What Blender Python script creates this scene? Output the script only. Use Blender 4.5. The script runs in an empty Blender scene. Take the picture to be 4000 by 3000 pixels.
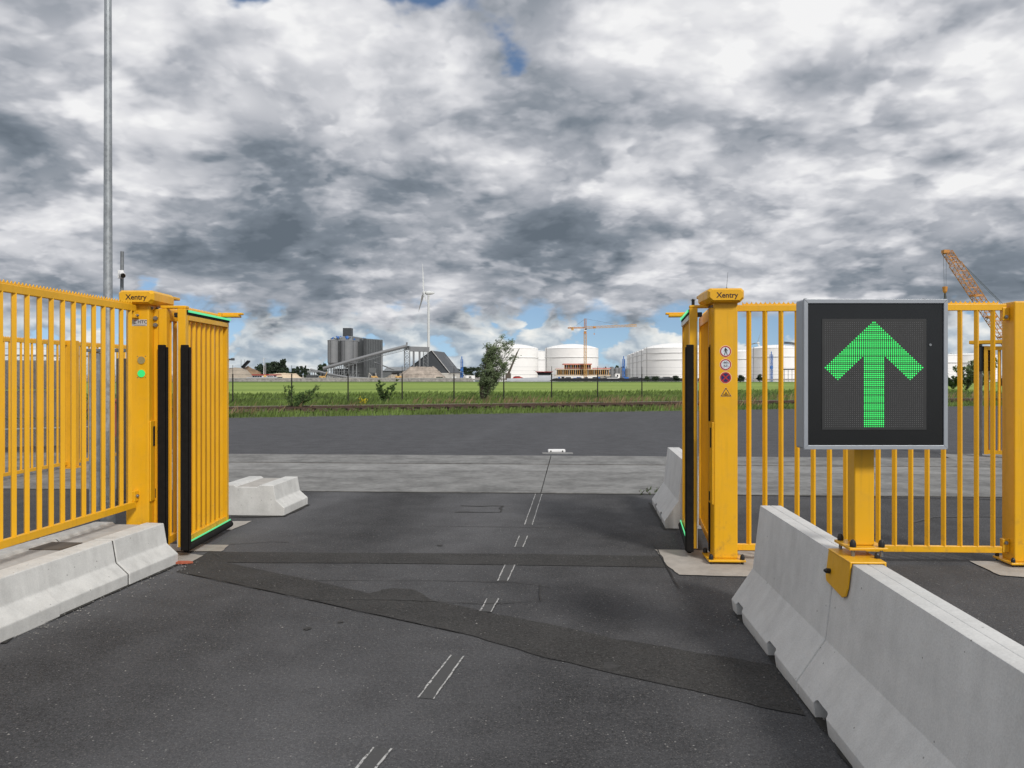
import bpy, bmesh, math, random
import numpy as np
from mathutils import Vector, Matrix
random.seed(7); rng = np.random.default_rng(11)
sc = bpy.context.scene; col = sc.collection
R = math.radians
F, HY, H = 3240.0, 1465.0, 1.6          # focal length (px of a 4000 px wide photo), horizon row, eye height

# ------------------------------------------------------------------ camera
cd = bpy.data.cameras.new('camera'); cam = bpy.data.objects.new('camera', cd); col.objects.link(cam)
cam.location = (0, 0, H); cam.rotation_euler = (R(90), 0, 0)
cd.sensor_fit = 'HORIZONTAL'; cd.sensor_width = 36; cd.lens = 36*F/4000
cd.shift_y = -(1500-HY)/4000; cd.clip_start = 0.05; cd.clip_end = 9000
sc.camera = cam
vs = sc.view_settings; vs.view_transform = 'Standard'; vs.look = 'None'; vs.exposure = 0.22; vs.gamma = 1.0
vs.use_curve_mapping = False

# ------------------------------------------------------------------ sky and sun
SUN = Vector((0.46, -0.80, 0.72)).normalized()
class NT:
    """tiny helper to write node trees as expressions"""
    def __init__(s, tree): s.t = tree; s.n = tree.nodes; s.l = tree.links
    def new(s, typ, **kw):
        nd = s.n.new(typ)
        for k, v in kw.items(): setattr(nd, k, v)
        return nd
    def put(s, sock, v):
        if hasattr(v, 'is_linked') or hasattr(v, 'links'): s.l.new(v, sock)
        else: sock.default_value = v
    def math(s, op, a, b=None, c=None, clamp=False):
        nd = s.new('ShaderNodeMath', operation=op); nd.use_clamp = clamp
        for i, v in enumerate((a, b, c)):
            if v is not None: s.put(nd.inputs[i], v)
        return nd.outputs[0]
    def vec(s, op, a, b=None, scale=None):
        nd = s.new('ShaderNodeVectorMath', operation=op)
        s.put(nd.inputs[0], a)
        if b is not None: s.put(nd.inputs[1], b)
        if scale is not None: s.put(nd.inputs['Scale'], scale)
        return nd.outputs['Value'] if op in ('DOT_PRODUCT', 'LENGTH', 'DISTANCE') else nd.outputs[0]
    def sep(s, v):
        nd = s.new('ShaderNodeSeparateXYZ'); s.put(nd.inputs[0], v); return nd.outputs
    def comb(s, x, y, z):
        nd = s.new('ShaderNodeCombineXYZ')
        for i, v in enumerate((x, y, z)): s.put(nd.inputs[i], v)
        return nd.outputs[0]
    def noise(s, v, scale, detail=4, rough=0.5, dist=0.0, out='Fac', lac=2.0):
        nd = s.new('ShaderNodeTexNoise'); s.put(nd.inputs['Vector'], v)
        nd.inputs['Scale'].default_value = scale; nd.inputs['Detail'].default_value = detail
        nd.inputs['Roughness'].default_value = rough; nd.inputs['Distortion'].default_value = dist
        nd.inputs['Lacunarity'].default_value = lac
        return nd.outputs[out]
    def voro(s, v, scale, out='Distance', feature='F1', rand=1.0):
        nd = s.new('ShaderNodeTexVoronoi', feature=feature); s.put(nd.inputs['Vector'], v)
        nd.inputs['Scale'].default_value = scale; nd.inputs['Randomness'].default_value = rand
        return nd.outputs[out]
    def ss(s, v, a, b, lo=0.0, hi=1.0):
        nd = s.new('ShaderNodeMapRange', interpolation_type='SMOOTHSTEP'); s.put(nd.inputs[0], v)
        nd.inputs[1].default_value = a; nd.inputs[2].default_value = b
        nd.inputs[3].default_value = lo; nd.inputs[4].default_value = hi
        return nd.outputs[0]
    def mix(s, f, a, b, typ='MIX'):
        nd = s.new('ShaderNodeMix', data_type='RGBA', blend_type=typ)
        s.put(nd.inputs[0], f); s.put(nd.inputs[6], a); s.put(nd.inputs[7], b)
        return nd.outputs[2]
    def ramp(s, f, stops):
        nd = s.new('ShaderNodeValToRGB'); s.put(nd.inputs[0], f); cr = nd.color_ramp
        while len(cr.elements) < len(stops): cr.elements.new(0.5)
        for e, (p, c) in zip(cr.elements, stops): e.position = p; e.color = (*c, 1)
        return nd.outputs[0]

def build_world():
    w = bpy.data.worlds.new('World'); sc.world = w; w.use_nodes = True
    t = w.node_tree; t.nodes.clear(); N = NT(t)
    tc = N.new('ShaderNodeTexCoord'); d = N.vec('NORMALIZE', tc.outputs['Generated'])
    x, y, z0 = N.sep(d)[:3]
    z = N.math('MAXIMUM', z0, 0.0)
    def blob(px, py, sig, amp):            # a soft patch of the sky round one direction
        v = Vector(((px-2000)/F, 1.0, (HY-py)/F)).normalized(); k = 1.0/R(sig)**2
        return N.math('MULTIPLY', N.math('EXPONENT', N.math('MULTIPLY', N.math('SUBTRACT', N.vec('DOT_PRODUCT', d, tuple(v)), 1.0), k)), amp)
    def total(lst):
        s = lst[0]
        for q in lst[1:]: s = N.math('ADD', s, q)
        return s
    def shift(v, scale, amp, detail, rough=0.55):
        return N.vec('ADD', v, N.vec('SCALE', N.vec('SUBTRACT', N.noise(v, scale, detail, rough, out='Color'), (0.5, 0.5, 0.5)), scale=amp))
    # the cloud deck, seen in perspective
    inv = N.math('DIVIDE', 1.0, N.math('ADD', z, 0.30))
    p0 = N.comb(N.math('MULTIPLY', x, inv), N.math('MULTIPLY', y, inv), 5.3)
    pa = shift(p0, 3.0, 0.07, 0); p = shift(pa, 22.0, 0.014, 3, 0.55)
    up = N.vec('ADD', N.vec('SCALE', pa, scale=0.925), (0.035, 0.0, 0.0))
    n1 = N.noise(pa, 2.9, 2.5, 0.5); n1u = N.noise(up, 2.9, 2.5, 0.5)
    def lumps(off, f, det, sh, k, dark):   # one layer of puffs: opacity and shade
        q = N.vec('ADD', p, off); qu = N.vec('ADD', N.vec('SCALE', p, scale=sh), tuple(o+0.3*(1-sh)*(i == 0) for i, o in enumerate(off)))
        a_ = N.noise(q, f, det, 0.52); b_ = N.noise(qu, f, det, 0.52)
        sh_ = N.math('SUBTRACT', N.math('MULTIPLY', N.math('SUBTRACT', a_, b_), k), N.ss(a_, 0.50, 0.74, 0.0, dark))
        return N.ss(a_, 0.45, 0.55), sh_, a_
    aA, sA, nA = lumps((3.1, 0.7, 1.0), 5.2, 3.5, 0.955, 1.75, 0.16)
    aB, sB, nB = lumps((8.4, 5.2, 2.0), 11.0, 3.5, 0.976, 1.5, 0.08)
    aC, sC, nC = lumps((2.7, 9.1, 4.0), 21.0, 2.4, 0.987, 1.3, 0.05)
    gaps = total([blob(950, -110, 2.4, 0.26), blob(1700, -150, 2.8, 0.34), blob(1985, 225, 1.3, 0.20), blob(4120, 420, 2.0, 0.22), blob(3760, 505, 1.3, 0.14), blob(620, 1210, 2.0, 0.17)])
    dens = N.math('SUBTRACT', N.math('ADD', N.math('MULTIPLY', n1, 0.25), N.math('ADD', N.math('MULTIPLY', nA, 0.35), N.math('MULTIPLY', nB, 0.40))), gaps)
    alpha = N.ss(dens, 0.25, 0.34)
    base = N.math('ADD', N.math('MULTIPLY', N.math('SUBTRACT', n1, n1u), 1.45), N.math('MULTIPLY', N.math('SUBTRACT', n1, 0.5), -0.30))
    def lerp(f, a_, b_): return N.math('ADD', a_, N.math('MULTIPLY', f, N.math('SUBTRACT', b_, a_)))
    v_ = N.math('ADD', base, N.math('MULTIPLY', N.math('MULTIPLY', aA, sA), 0.70))
    v_ = N.math('ADD', v_, N.math('MULTIPLY', N.math('MULTIPLY', aB, sB), 0.50))
    v_ = N.math('ADD', v_, N.math('MULTIPLY', N.math('MULTIPLY', aC, sC), 0.22))
    v_ = N.math('ADD', v_, N.math('MULTIPLY', N.math('SUBTRACT', aA, 0.5), 0.07))
    prof = N.new('ShaderNodeFloatCurve'); cm = prof.mapping.curves[0]
    pts = [(0.0, 0.52), (0.07, 0.45), (0.13, 0.42), (0.22, 0.54), (0.32, 0.70), (0.42, 0.77), (0.6, 0.66), (1.0, 0.60)]
    while len(cm.points) < len(pts): cm.points.new(0.5, 0.5)
    for q, (a, b) in zip(cm.points, pts): q.location = (a, b)
    prof.mapping.update(); N.l.new(z, prof.inputs['Value'])
    val = total([prof.outputs[0], v_, N.math('MULTIPLY', N.math('SUBTRACT', 1.0, alpha), 0.08),
        blob(1450, 1000, 6.5, -0.16), blob(2250, 740, 4.5, -0.13), blob(2700, 640, 4.0, -0.08), blob(500, 450, 6.0, -0.07), blob(3500, 250, 3.0, -0.12), blob(3050, 980, 3.5, -0.08), blob(3900, 1080, 3.2, -0.12),
        blob(1500, 400, 3.5, 0.06), blob(2900, 200, 5.0, 0.06), blob(3400, 700, 4.0, 0.06), blob(0, 1000, 4.0, 0.05)])
    deck = N.ramp(val, [(0.0, (0.13, 0.16, 0.195)), (0.25, (0.215, 0.25, 0.295)), (0.50, (0.44, 0.46, 0.505)), (0.78, (0.73, 0.735, 0.765)), (1.0, (0.92, 0.92, 0.925))])
    # low cumulus near the horizon
    q = N.comb(x, y, N.math('MULTIPLY', z, 1.7)); q = shift(q, 16, 0.018, 0); q = shift(q, 90, 0.006, 3, 0.6); qu = N.vec('ADD', q, (0.006, 0.0, 0.015))
    c1 = N.noise(q, 17.0, 4, 0.52); c2 = N.noise(qu, 17.0, 4, 0.52)
    cgap = total([blob(2450, 1250, 4.2, 0.12), blob(3000, 1260, 3.0, 0.10), blob(950, 1270, 2.0, 0.08), blob(600, 1200, 3, 0.12)])
    ca = N.ss(N.math('SUBTRACT', N.math('ADD', c1, N.ss(z, 0.0, 0.075, 0.14, 0.0)), cgap), 0.40, 0.475)
    cv = N.math('ADD', N.ss(z, 0.0, 0.06, 0.48, 0.56), N.math('MULTIPLY', N.math('SUBTRACT', c1, c2), 2.4))
    cum = N.ramp(cv, [(0.0, (0.27, 0.34, 0.42)), (0.35, (0.42, 0.49, 0.56)), (0.62, (0.66, 0.71, 0.74)), (0.85, (0.86, 0.87, 0.85)), (1.0, (0.95, 0.94, 0.89))])
    jit = N.math('MULTIPLY', N.math('SUBTRACT', c1, 0.5), 0.12)
    low = N.ss(N.math('ADD', z, jit), 0.054, 0.080)      # 0 = horizon cumulus, 1 = deck
    sky = N.new('ShaderNodeTexSky', sky_type='NISHITA'); sky.sun_disc = False
    sky.sun_elevation = math.asin(SUN.z); sky.sun_rotation = math.atan2(SUN.x, SUN.y)
    sky.air_density = 1.0; sky.dust_density = 0.2; sky.ozone_density = 2.5
    N.l.new(N.vec('NORMALIZE', N.comb(x, y, N.math('ADD', z, 0.10))), sky.inputs[0])
    b_sky = N.new('ShaderNodeBackground'); N.l.new(sky.outputs[0], b_sky.inputs[0]); b_sky.inputs[1].default_value = 0.085
    b_deck = N.new('ShaderNodeBackground'); N.l.new(deck, b_deck.inputs[0]); b_deck.inputs[1].default_value = 0.84
    b_cum = N.new('ShaderNodeBackground'); N.l.new(cum, b_cum.inputs[0]); b_cum.inputs[1].default_value = 0.84
    ca2 = N.math('MULTIPLY', ca, N.ss(N.math('ADD', z, jit), 0.15, 0.09))
    m1 = N.new('ShaderNodeMixShader'); N.l.new(ca2, m1.inputs[0]); N.l.new(b_sky.outputs[0], m1.inputs[1]); N.l.new(b_cum.outputs[0], m1.inputs[2])
    m2 = N.new('ShaderNodeMixShader'); N.l.new(N.math('MULTIPLY', alpha, low), m2.inputs[0]); N.l.new(m1.outputs[0], m2.inputs[1]); N.l.new(b_deck.outputs[0], m2.inputs[2])
    out = N.new('ShaderNodeOutputWorld'); N.l.new(m2.outputs[0], out.inputs[0])
build_world()
sl = bpy.data.lights.new('sun', 'SUN'); so = bpy.data.objects.new('sun', sl); col.objects.link(so)
sl.energy = 2.2; sl.angle = R(10); sl.color = (1.0, 0.96, 0.90)
so.rotation_euler = SUN.to_track_quat('Z', 'Y').to_euler(); so.location = (0, 0, 40)

# ------------------------------------------------------------------ geometry helpers
def G(px, py, z=0.0):                    # a photo pixel on the level z -> (X, Y)
    Y = F*(H-z)/(py-HY); return ((px-2000)/F*Y, Y)
def P(px, py, Y):                        # a photo pixel at a known distance -> (X, Y, Z)
    return ((px-2000)/F*Y, Y, H-(py-HY)/F*Y)
ORG = {}
def tag(o, label, cat=None, group=None, kind=None):
    if label: o['label'] = label
    if cat: o['category'] = cat
    if group: o['group'] = group
    if kind: o['kind'] = kind
    return o
def thing(name, loc, label, cat, group=None):
    o = bpy.data.objects.new(name, None); col.objects.link(o); o.location = loc; o.empty_display_size = 0.2
    ORG[o.name] = Vector(loc); return tag(o, label, cat, group)
def link(name, me, parent=None, loc=(0, 0, 0), rot=(0, 0, 0)):
    o = bpy.data.objects.new(name, me); col.objects.link(o); o.location = loc; o.rotation_euler = rot
    if parent is not None: o.parent = parent
    return o
def org(o): return ORG.get(o.name, Vector((0, 0, 0)))
class MB:
    def __init__(s, M=None): s.v = []; s.f = []; s.M = M; s.marks = []
    def add(s, vs_, fs):
        b = len(s.v); s.marks.append((b, len(s.f)))
        s.v += [tuple(s.M @ Vector(q)) if s.M is not None else tuple(q) for q in vs_]
        s.f += [tuple(i+b for i in f) for f in fs]; return s
    def box(s, x0, x1, y0, y1, z0, z1):
        return s.add([(x0,y0,z0),(x1,y0,z0),(x1,y1,z0),(x0,y1,z0),(x0,y0,z1),(x1,y0,z1),(x1,y1,z1),(x0,y1,z1)],
                     [(3,2,1,0),(4,5,6,7),(0,1,5,4),(1,2,6,5),(2,3,7,6),(3,0,4,7)])
    def prism(s, pts, a, b, axis='z'):   # polygon (2D) swept along an axis from a to b
        n = len(pts)
        def m(p, h):
            return (p[0], p[1], h) if axis == 'z' else ((p[0], h, p[1]) if axis == 'y' else (h, p[0], p[1]))
        return s.add([m(p, a) for p in pts]+[m(p, b) for p in pts],
                     [tuple(range(n-1, -1, -1)), tuple(range(n, 2*n))]+[(i, (i+1) % n, n+(i+1) % n, n+i) for i in range(n)])
    def tube(s, p0, p1, r, n=8, r2=None, caps=True):
        p0 = Vector(p0); p1 = Vector(p1); r2 = r if r2 is None else r2
        d = (p1-p0).normalized(); a = d.orthogonal().normalized(); b = d.cross(a)
        vs_ = [p0+(a*math.cos(t)+b*math.sin(t))*r for t in [2*math.pi*i/n for i in range(n)]]
        vs_ += [p1+(a*math.cos(t)+b*math.sin(t))*r2 for t in [2*math.pi*i/n for i in range(n)]]
        fs = [(i, (i+1) % n, n+(i+1) % n, n+i) for i in range(n)]
        if caps: fs += [tuple(range(n-1, -1, -1)), tuple(range(n, 2*n))]
        return s.add(vs_, fs)
    def lathe(s, c, prof, n=24):         # prof: list of (r, z), about a vertical axis at c
        vs_ = [(c[0]+r*math.cos(2*math.pi*i/n), c[1]+r*math.sin(2*math.pi*i/n), c[2]+z) for r, z in prof for i in range(n)]
        fs = [(k*n+i, k*n+(i+1) % n, (k+1)*n+(i+1) % n, (k+1)*n+i) for k in range(len(prof)-1) for i in range(n)]
        fs += [tuple(range(n-1, -1, -1)), tuple((len(prof)-1)*n+i for i in range(n))]
        return s.add(vs_, fs)
    def lattice(s, p0, p1, w, h=None, n=10, r=0.05, side=None):
        p0 = Vector(p0); p1 = Vector(p1); h = h or w; d = (p1-p0)
        a = Vector(side) if side else Vector((0, 1, 0)); a = (a-d*(a.dot(d)/d.dot(d))).normalized(); b = d.cross(a).normalized()
        cs = [a*w/2*i+b*h/2*j for i, j in ((-1,-1),(1,-1),(1,1),(-1,1))]
        for c in cs: s.tube(p0+c, p1+c, r, 4)
        for k in range(n):
            q0 = p0+d*(k/n); q1 = p0+d*((k+1)/n)
            for m in range(4):
                e, g = cs[m], cs[(m+1) % 4]
                s.tube(q0+(e if k % 2 else g), q1+(g if k % 2 else e), r*0.6, 3, caps=False)
                s.tube(q1+e, q1+g, r*0.5, 3, caps=False)
        return s
    def mesh(s, name, off=(0, 0, 0), smooth=False):
        me = bpy.data.meshes.new(name); o = Vector(off)
        me.from_pydata([tuple(Vector(q)-o) for q in s.v], [], s.f); me.validate(); me.update()
        bm = bmesh.new(); bm.from_mesh(me); bmesh.ops.recalc_face_normals(bm, faces=bm.faces); bm.to_mesh(me); bm.free()
        if smooth: me.shade_smooth() if hasattr(me, 'shade_smooth') else None
        return me
    def split(s, name, mat, parent, k=1, **kw):   # every k added shapes become a part of their own
        mk = s.marks+[(len(s.v), len(s.f))]; out = []
        for i in range(0, len(s.marks), k):
            (v0, f0), (v1, f1) = mk[i], mk[min(i+k, len(s.marks))]; q = MB(); q.v = s.v[v0:v1]; q.f = [tuple(j-v0 for j in f) for f in s.f[f0:f1]]
            out.append(q.build(name, mat, parent, **kw))
        return out
    def build(s, name, mat, parent=None, smooth=None, bevel=0, seg=2, label=None):
        off = org(parent) if parent is not None else Vector((0, 0, 0))
        me = s.mesh(name, off); o = link(name, me, parent); me.materials.append(mat); ORG[o.name] = off
        if smooth:
            for p_ in me.polygons: p_.use_smooth = True
            me.set_sharp_from_angle(angle=R(smooth))
        if bevel:
            m = o.modifiers.new('bevel', 'BEVEL'); m.width = bevel; m.segments = seg; m.limit_method = 'ANGLE'; m.angle_limit = R(35); m.harden_normals = False
        if label: o['label'] = label
        return o
def frame(o, ex, z=0.0):                 # local x along ex, y 90 degrees left of it, z up
    ex = Vector((ex[0], ex[1], 0)).normalized(); ey = Vector((-ex.y, ex.x, 0))
    return Matrix(((ex.x, ey.x, 0, o[0]), (ex.y, ey.y, 0, o[1]), (0, 0, 1, z), (0, 0, 0, 1)))

# ------------------------------------------------------------------ materials
def newmat(name):
    m = bpy.data.materials.new(name); m.use_nodes = True; t = m.node_tree; t.nodes.clear(); N = NT(t)
    bs = N.new('ShaderNodeBsdfPrincipled'); out = N.new('ShaderNodeOutputMaterial'); N.l.new(bs.outputs[0], out.inputs[0])
    return m, N, bs
def pos(N): return N.new('ShaderNodeNewGeometry').outputs['Position']
def bump(N, bs, h, strength=0.3, dist=0.01):
    b = N.new('ShaderNodeBump'); b.inputs['Strength'].default_value = strength; b.inputs['Distance'].default_value = dist
    N.l.new(h, b.inputs['Height']); N.l.new(b.outputs[0], bs.inputs['Normal'])
def simple(name, c, rough=0.6, metal=0.0, var=0.15, scale=3.0, detail=5, bmp=0.0, bscale=60, spec=0.5):
    m, N, bs = newmat(name); p = pos(N)
    n = N.noise(p, scale, detail, 0.6); n2 = N.noise(p, scale*9, 3, 0.5)
    k = N.math('ADD', N.math('MULTIPLY', n, 0.7), N.math('MULTIPLY', n2, 0.3))
    lo = tuple(v*(1-var) for v in c)+(1,); hi = tuple(min(1, v*(1+var)) for v in c)+(1,)
    N.put(bs.inputs['Base Color'], N.mix(N.ss(k, 0.3, 0.7), lo, hi))
    bs.inputs['Roughness'].default_value = rough; bs.inputs['Metallic'].default_value = metal
    bs.inputs['Specular IOR Level'].default_value = spec
    if bmp: bump(N, bs, N.noise(p, bscale, 3, 0.6), bmp, 0.004)
    return m
def emit(name, c, s, base=(0.02, 0.02, 0.02)):
    m, N, bs = newmat(name); bs.inputs['Base Color'].default_value = (*base, 1); bs.inputs['Roughness'].default_value = 0.3
    bs.inputs['Emission Color'].default_value = (*c, 1); bs.inputs['Emission Strength'].default_value = s; return m
RD = Vector((0.131, 0.991, 0)); RL = Vector((0.991, -0.131, 0))     # along and across the lane
def asphalt(name, base, warm=0.0, specks=1.0, wear=1.0):
    m, N, bs = newmat(name); p = pos(N)
    lat = N.vec('DOT_PRODUCT', p, tuple(RL)); lon = N.vec('DOT_PRODUCT', p, tuple(RD))
    q = N.comb(N.math('MULTIPLY', lat, 1.0), N.math('MULTIPLY', lon, 0.35), 0.0)
    big = N.noise(q, 0.75, 4, 0.55); mid = N.noise(p, 2.6, 5, 0.6); fine = N.noise(p, 130, 2, 0.7); grit = N.noise(p, 45, 3, 0.75)
    v = N.math('ADD', N.ss(big, 0.3, 0.7, -0.26*wear, 0.26*wear), N.ss(mid, 0.3, 0.72, -0.14, 0.14))
    # pale tyre tracks left of the worn line
    for c, w_, a in ((-1.5, 0.6, 0.34), (-0.05, 0.3, -0.14), (-2.75, 0.45, -0.16), (-3.75, 0.30, 0.55), (0.9, 0.5, 0.12)):
        g = N.math('DIVIDE', N.math('SUBTRACT', lat, c), w_)
        v = N.math('ADD', v, N.math('MULTIPLY', N.math('POWER', 2.718, N.math('MULTIPLY', N.math('MULTIPLY', g, g), -1.0)), a*wear))
    v = N.math('ADD', v, N.ss(fine, 0.25, 0.75, -0.42, 0.42)); v = N.math('ADD', v, N.ss(grit, 0.25, 0.75, -0.30, 0.30))
    k = N.math('ADD', 1.0, v)
    c0 = N.comb(base*(1+0.06*warm), base*(1.005+0.0*warm), base*(1.055-0.16*warm))
    colr = N.vec('SCALE', c0, scale=k)
    cellc = N.sep(N.voro(p, 42, 'Color'))[0]; cd_ = N.voro(p, 42, 'Distance')
    sp = N.math('MULTIPLY', N.math('LESS_THAN', cd_, 0.19), N.math('GREATER_THAN', cellc, 1-0.10*specks))
    cell2 = N.sep(N.voro(p, 95, 'Color'))[1]; cd2 = N.voro(p, 95, 'Distance')
    sp2 = N.math('MULTIPLY', N.math('LESS_THAN', cd2, 0.34), N.math('GREATER_THAN', cell2, 1-0.30*specks))
    colr = N.mix(N.math('MULTIPLY', sp, 0.55), colr, (0.38, 0.37, 0.35, 1)); colr = N.mix(N.math('MULTIPLY', sp2, 0.36), colr, (0.22, 0.21, 0.20, 1))
    dk = N.sep(N.voro(N.vec('ADD', p, (7.3, 2.1, 0)), 1.1, 'Color'))[2]; dd = N.voro(N.vec('ADD', p, (7.3, 2.1, 0)), 1.1)
    spot = N.math('MULTIPLY', N.math('LESS_THAN', N.math('ADD', dd, N.math('MULTIPLY', grit, 0.03)), 0.055), N.math('GREATER_THAN', dk, 0.62))
    colr = N.mix(N.math('MULTIPLY', spot, 0.6*wear), colr, (0.018, 0.018, 0.02, 1))
    N.put(bs.inputs['Base Color'], colr); bs.inputs['Roughness'].default_value = 0.88; bs.inputs['Specular IOR Level'].default_value = 0.25
    bump(N, bs, N.math('ADD', fine, grit), 0.55, 0.006)
    return m
def concrete(name, base=0.42, tint=(1.0, 1.0, 0.985), pits=1.0, var=0.16, streak=0.5):
    m, N, bs = newmat(name); p = pos(N); sx, sy, sz = N.sep(p)[:3]
    a = N.noise(p, 1.7, 6, 0.6); b = N.noise(p, 9, 5, 0.62); f = N.noise(p, 110, 2, 0.6)
    st = N.noise(N.comb(N.math('MULTIPLY', sx, 9.0), N.math('MULTIPLY', sy, 9.0), N.math('MULTIPLY', sz, 0.7)), 1.0, 3, 0.6)
    k = N.math('ADD', 1.0, N.ss(a, 0.3, 0.7, -var, var)); k = N.math('ADD', k, N.ss(b, 0.3, 0.7, -var*0.6, var*0.6))
    k = N.math('ADD', k, N.ss(f, 0.2, 0.8, -0.07, 0.07)); k = N.math('ADD', k, N.ss(st, 0.35, 0.7, 0.08*streak, -0.16*streak))
    colr = N.vec('SCALE', tuple(base*t for t in tint), scale=k)
    cc = N.sep(N.voro(p, 26, 'Color'))[0]; dd = N.voro(p, 26)
    pit = N.math('MULTIPLY', N.math('LESS_THAN', dd, N.math('MULTIPLY', b, 0.26)), N.math('GREATER_THAN', cc, 1-0.16*pits))
    colr = N.mix(N.math('MULTIPLY', pit, 0.65), colr, (0.10, 0.095, 0.085, 1))
    N.put(bs.inputs['Base Color'], colr); bs.inputs['Roughness'].default_value = 0.85; bs.inputs['Specular IOR Level'].default_value = 0.3
    bump(N, bs, N.math('SUBTRACT', N.math('ADD', f, b), pit), 0.35, 0.004); return m
def galv(name, c=(0.33, 0.355, 0.375), rough=0.45):
    m, N, bs = newmat(name); p = pos(N)
    v = N.sep(N.voro(p, 34, 'Color'))[0]; n = N.noise(p, 5, 4, 0.6)
    k = N.math('ADD', N.ss(v, 0, 1, 0.90, 1.08), N.ss(n, 0.3, 0.7, -0.12, 0.12))
    N.put(bs.inputs['Base Color'], N.vec('SCALE', c, scale=k)); bs.inputs['Metallic'].default_value = 0.55
    N.put(bs.inputs['Roughness'], N.ss(v, 0, 1, rough-0.06, rough+0.14)); return m
def yellow(name, c=(0.78, 0.41, 0.012), rough=0.36):
    m, N, bs = newmat(name); p = pos(N); sz = N.sep(p)[2]
    a = N.noise(p, 2.2, 4, 0.55); dirt = N.noise(p, 14, 6, 0.65)
    k = N.math('ADD', 1.0, N.ss(a, 0.3, 0.7, -0.05, 0.05))
    colr = N.vec('SCALE', c, scale=k)
    lowd = N.math('MULTIPLY', N.ss(dirt, 0.50, 0.72), N.ss(sz, 0.02, 0.55, 0.45, 0.08))
    sx, sy = N.sep(p)[:2]
    run = N.noise(N.comb(N.math('MULTIPLY', sx, 26.0), N.math('MULTIPLY', sy, 26.0), N.math('MULTIPLY', sz, 1.3)), 1.0, 4, 0.65)
    colr = N.mix(N.ss(run, 0.52, 0.78, 0.0, 0.28), colr, (0.36, 0.20, 0.03, 1))
    colr = N.mix(lowd, colr, (0.16, 0.11, 0.05, 1))
    N.put(bs.inputs['Base Color'], colr); N.put(bs.inputs['Roughness'], N.ss(dirt, 0.3, 0.7, rough-0.05, rough+0.12))
    bs.inputs['Specular IOR Level'].default_value = 0.45
    bump(N, bs, N.noise(p, 260, 2, 0.5), 0.06, 0.002); return m
M = {}
M['asphalt'] = asphalt('asphalt', 0.061); M['patch'] = asphalt('asphalt_patch', 0.041, 0.5, 0.35, 0.25)
M['far_asphalt'] = asphalt('asphalt_far', 0.074, -0.2, 0.3, 0.18)
M['slab'] = concrete('rail_slab_concrete', 0.185, (1.0, 1.0, 0.975), 1.0, 0.26, 0.0)
M['slab_pale'] = concrete('rail_slab_pale', 0.23, (1.0, 1.0, 0.98), 0.8, 0.20, 0.0)
M['found'] = concrete('foundation_concrete', 0.36, (1.0, 0.93, 0.84), 0.9, 0.14, 0.0)
M['barrier'] = concrete('barrier_concrete', 0.575, (1.0, 1.0, 0.985), 0.45, 0.065, 0.30)
M['kerb'] = concrete('kerb_concrete', 0.56, (1.0, 1.0, 0.97), 1.2, 0.09, 0.45)
M['kerbtop'] = concrete('kerb_top_mortar', 0.40, (1.0, 0.95, 0.88), 0.6, 0.14, 0.0)
M['yellow'] = yellow('yellow_powder_coat')
M['yellow_far'] = simple('yellow_far', (0.74, 0.38, 0.014), 0.45, 0, 0.08, 2)
M['rubber'] = simple('black_rubber', (0.009, 0.008, 0.0075), 0.8, 0, 0.3, 20, spec=0.2)
M['slot'] = simple('slot_dark', (0.012, 0.010, 0.008), 0.7, 0, 0.2, 20)
M['cap'] = simple('black_bolt_cap', (0.014, 0.014, 0.015), 0.35, 0, 0.2, 30)
M['galv'] = galv('galvanised'); M['galv_dark'] = galv('galvanised_dark', (0.22, 0.235, 0.25), 0.5)
M['brown'] = simple('weathered_brown_steel', (0.095, 0.075, 0.055), 0.7, 0.1, 0.25, 8)
M['alu'] = simple('grey_aluminium', (0.34, 0.365, 0.40), 0.42, 0.25, 0.05, 6)
M['alu_pale'] = simple('pale_aluminium', (0.62, 0.60, 0.55), 0.4, 0.2, 0.06, 6)
M['screen'] = simple('sign_black_glass', (0.010, 0.011, 0.012), 0.22, 0, 0.1, 10)
M['panel'] = simple('led_panel', (0.022, 0.023, 0.024), 0.6, 0, 0.1, 30)
M['led_off'] = simple('led_off', (0.24, 0.24, 0.25), 0.25, 0, 0.1, 90)
M['led_on'] = emit('led_on', (0.04, 1.0, 0.17), 1.05)
M['led_strip'] = emit('led_strip', (0.09, 0.80, 0.32), 0.80)
M['led_lens'] = emit('led_lens', (0.01, 0.85, 0.16), 0.8)
M['lens_off'] = simple('dead_lens', (0.32, 0.27, 0.13), 0.25, 0, 0.2, 160, bmp=0.4, bscale=300)
M['letter'] = simple('brown_lettering', (0.035, 0.012, 0.008), 0.5, 0, 0.1)
M['white'] = simple('white_paint', (0.74, 0.74, 0.74), 0.5, 0, 0.04, 5)
M['sign_white'] = simple('sticker_white', (0.62, 0.66, 0.72), 0.35, 0, 0.03)
M['sign_rim'] = simple('sticker_rim', (0.80, 0.60, 0.45), 0.4, 0, 0.03)
M['sign_red'] = simple('sticker_red', (0.42, 0.025, 0.025), 0.4, 0, 0.05)
M['sign_blue'] = simple('sticker_blue', (0.020, 0.018, 0.11), 0.4, 0, 0.05)
M['sign_black'] = simple('sticker_black', (0.012, 0.010, 0.010), 0.5, 0, 0.05)
M['sign_grey'] = simple('sticker_silver', (0.50, 0.49, 0.48), 0.4, 0, 0.04)
M['steel'] = simple('bolt_steel', (0.26, 0.28, 0.30), 0.35, 0.7, 0.1, 20)
M['rust'] = simple('rusty_rail', (0.075, 0.045, 0.032), 0.75, 0.2, 0.3, 6)
M['damp'] = simple('dark_foot_line', (0.030, 0.028, 0.025), 0.9, 0.0, 0.4, 18)  # dark tone of the foot lines, damp at the left kerb only
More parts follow.
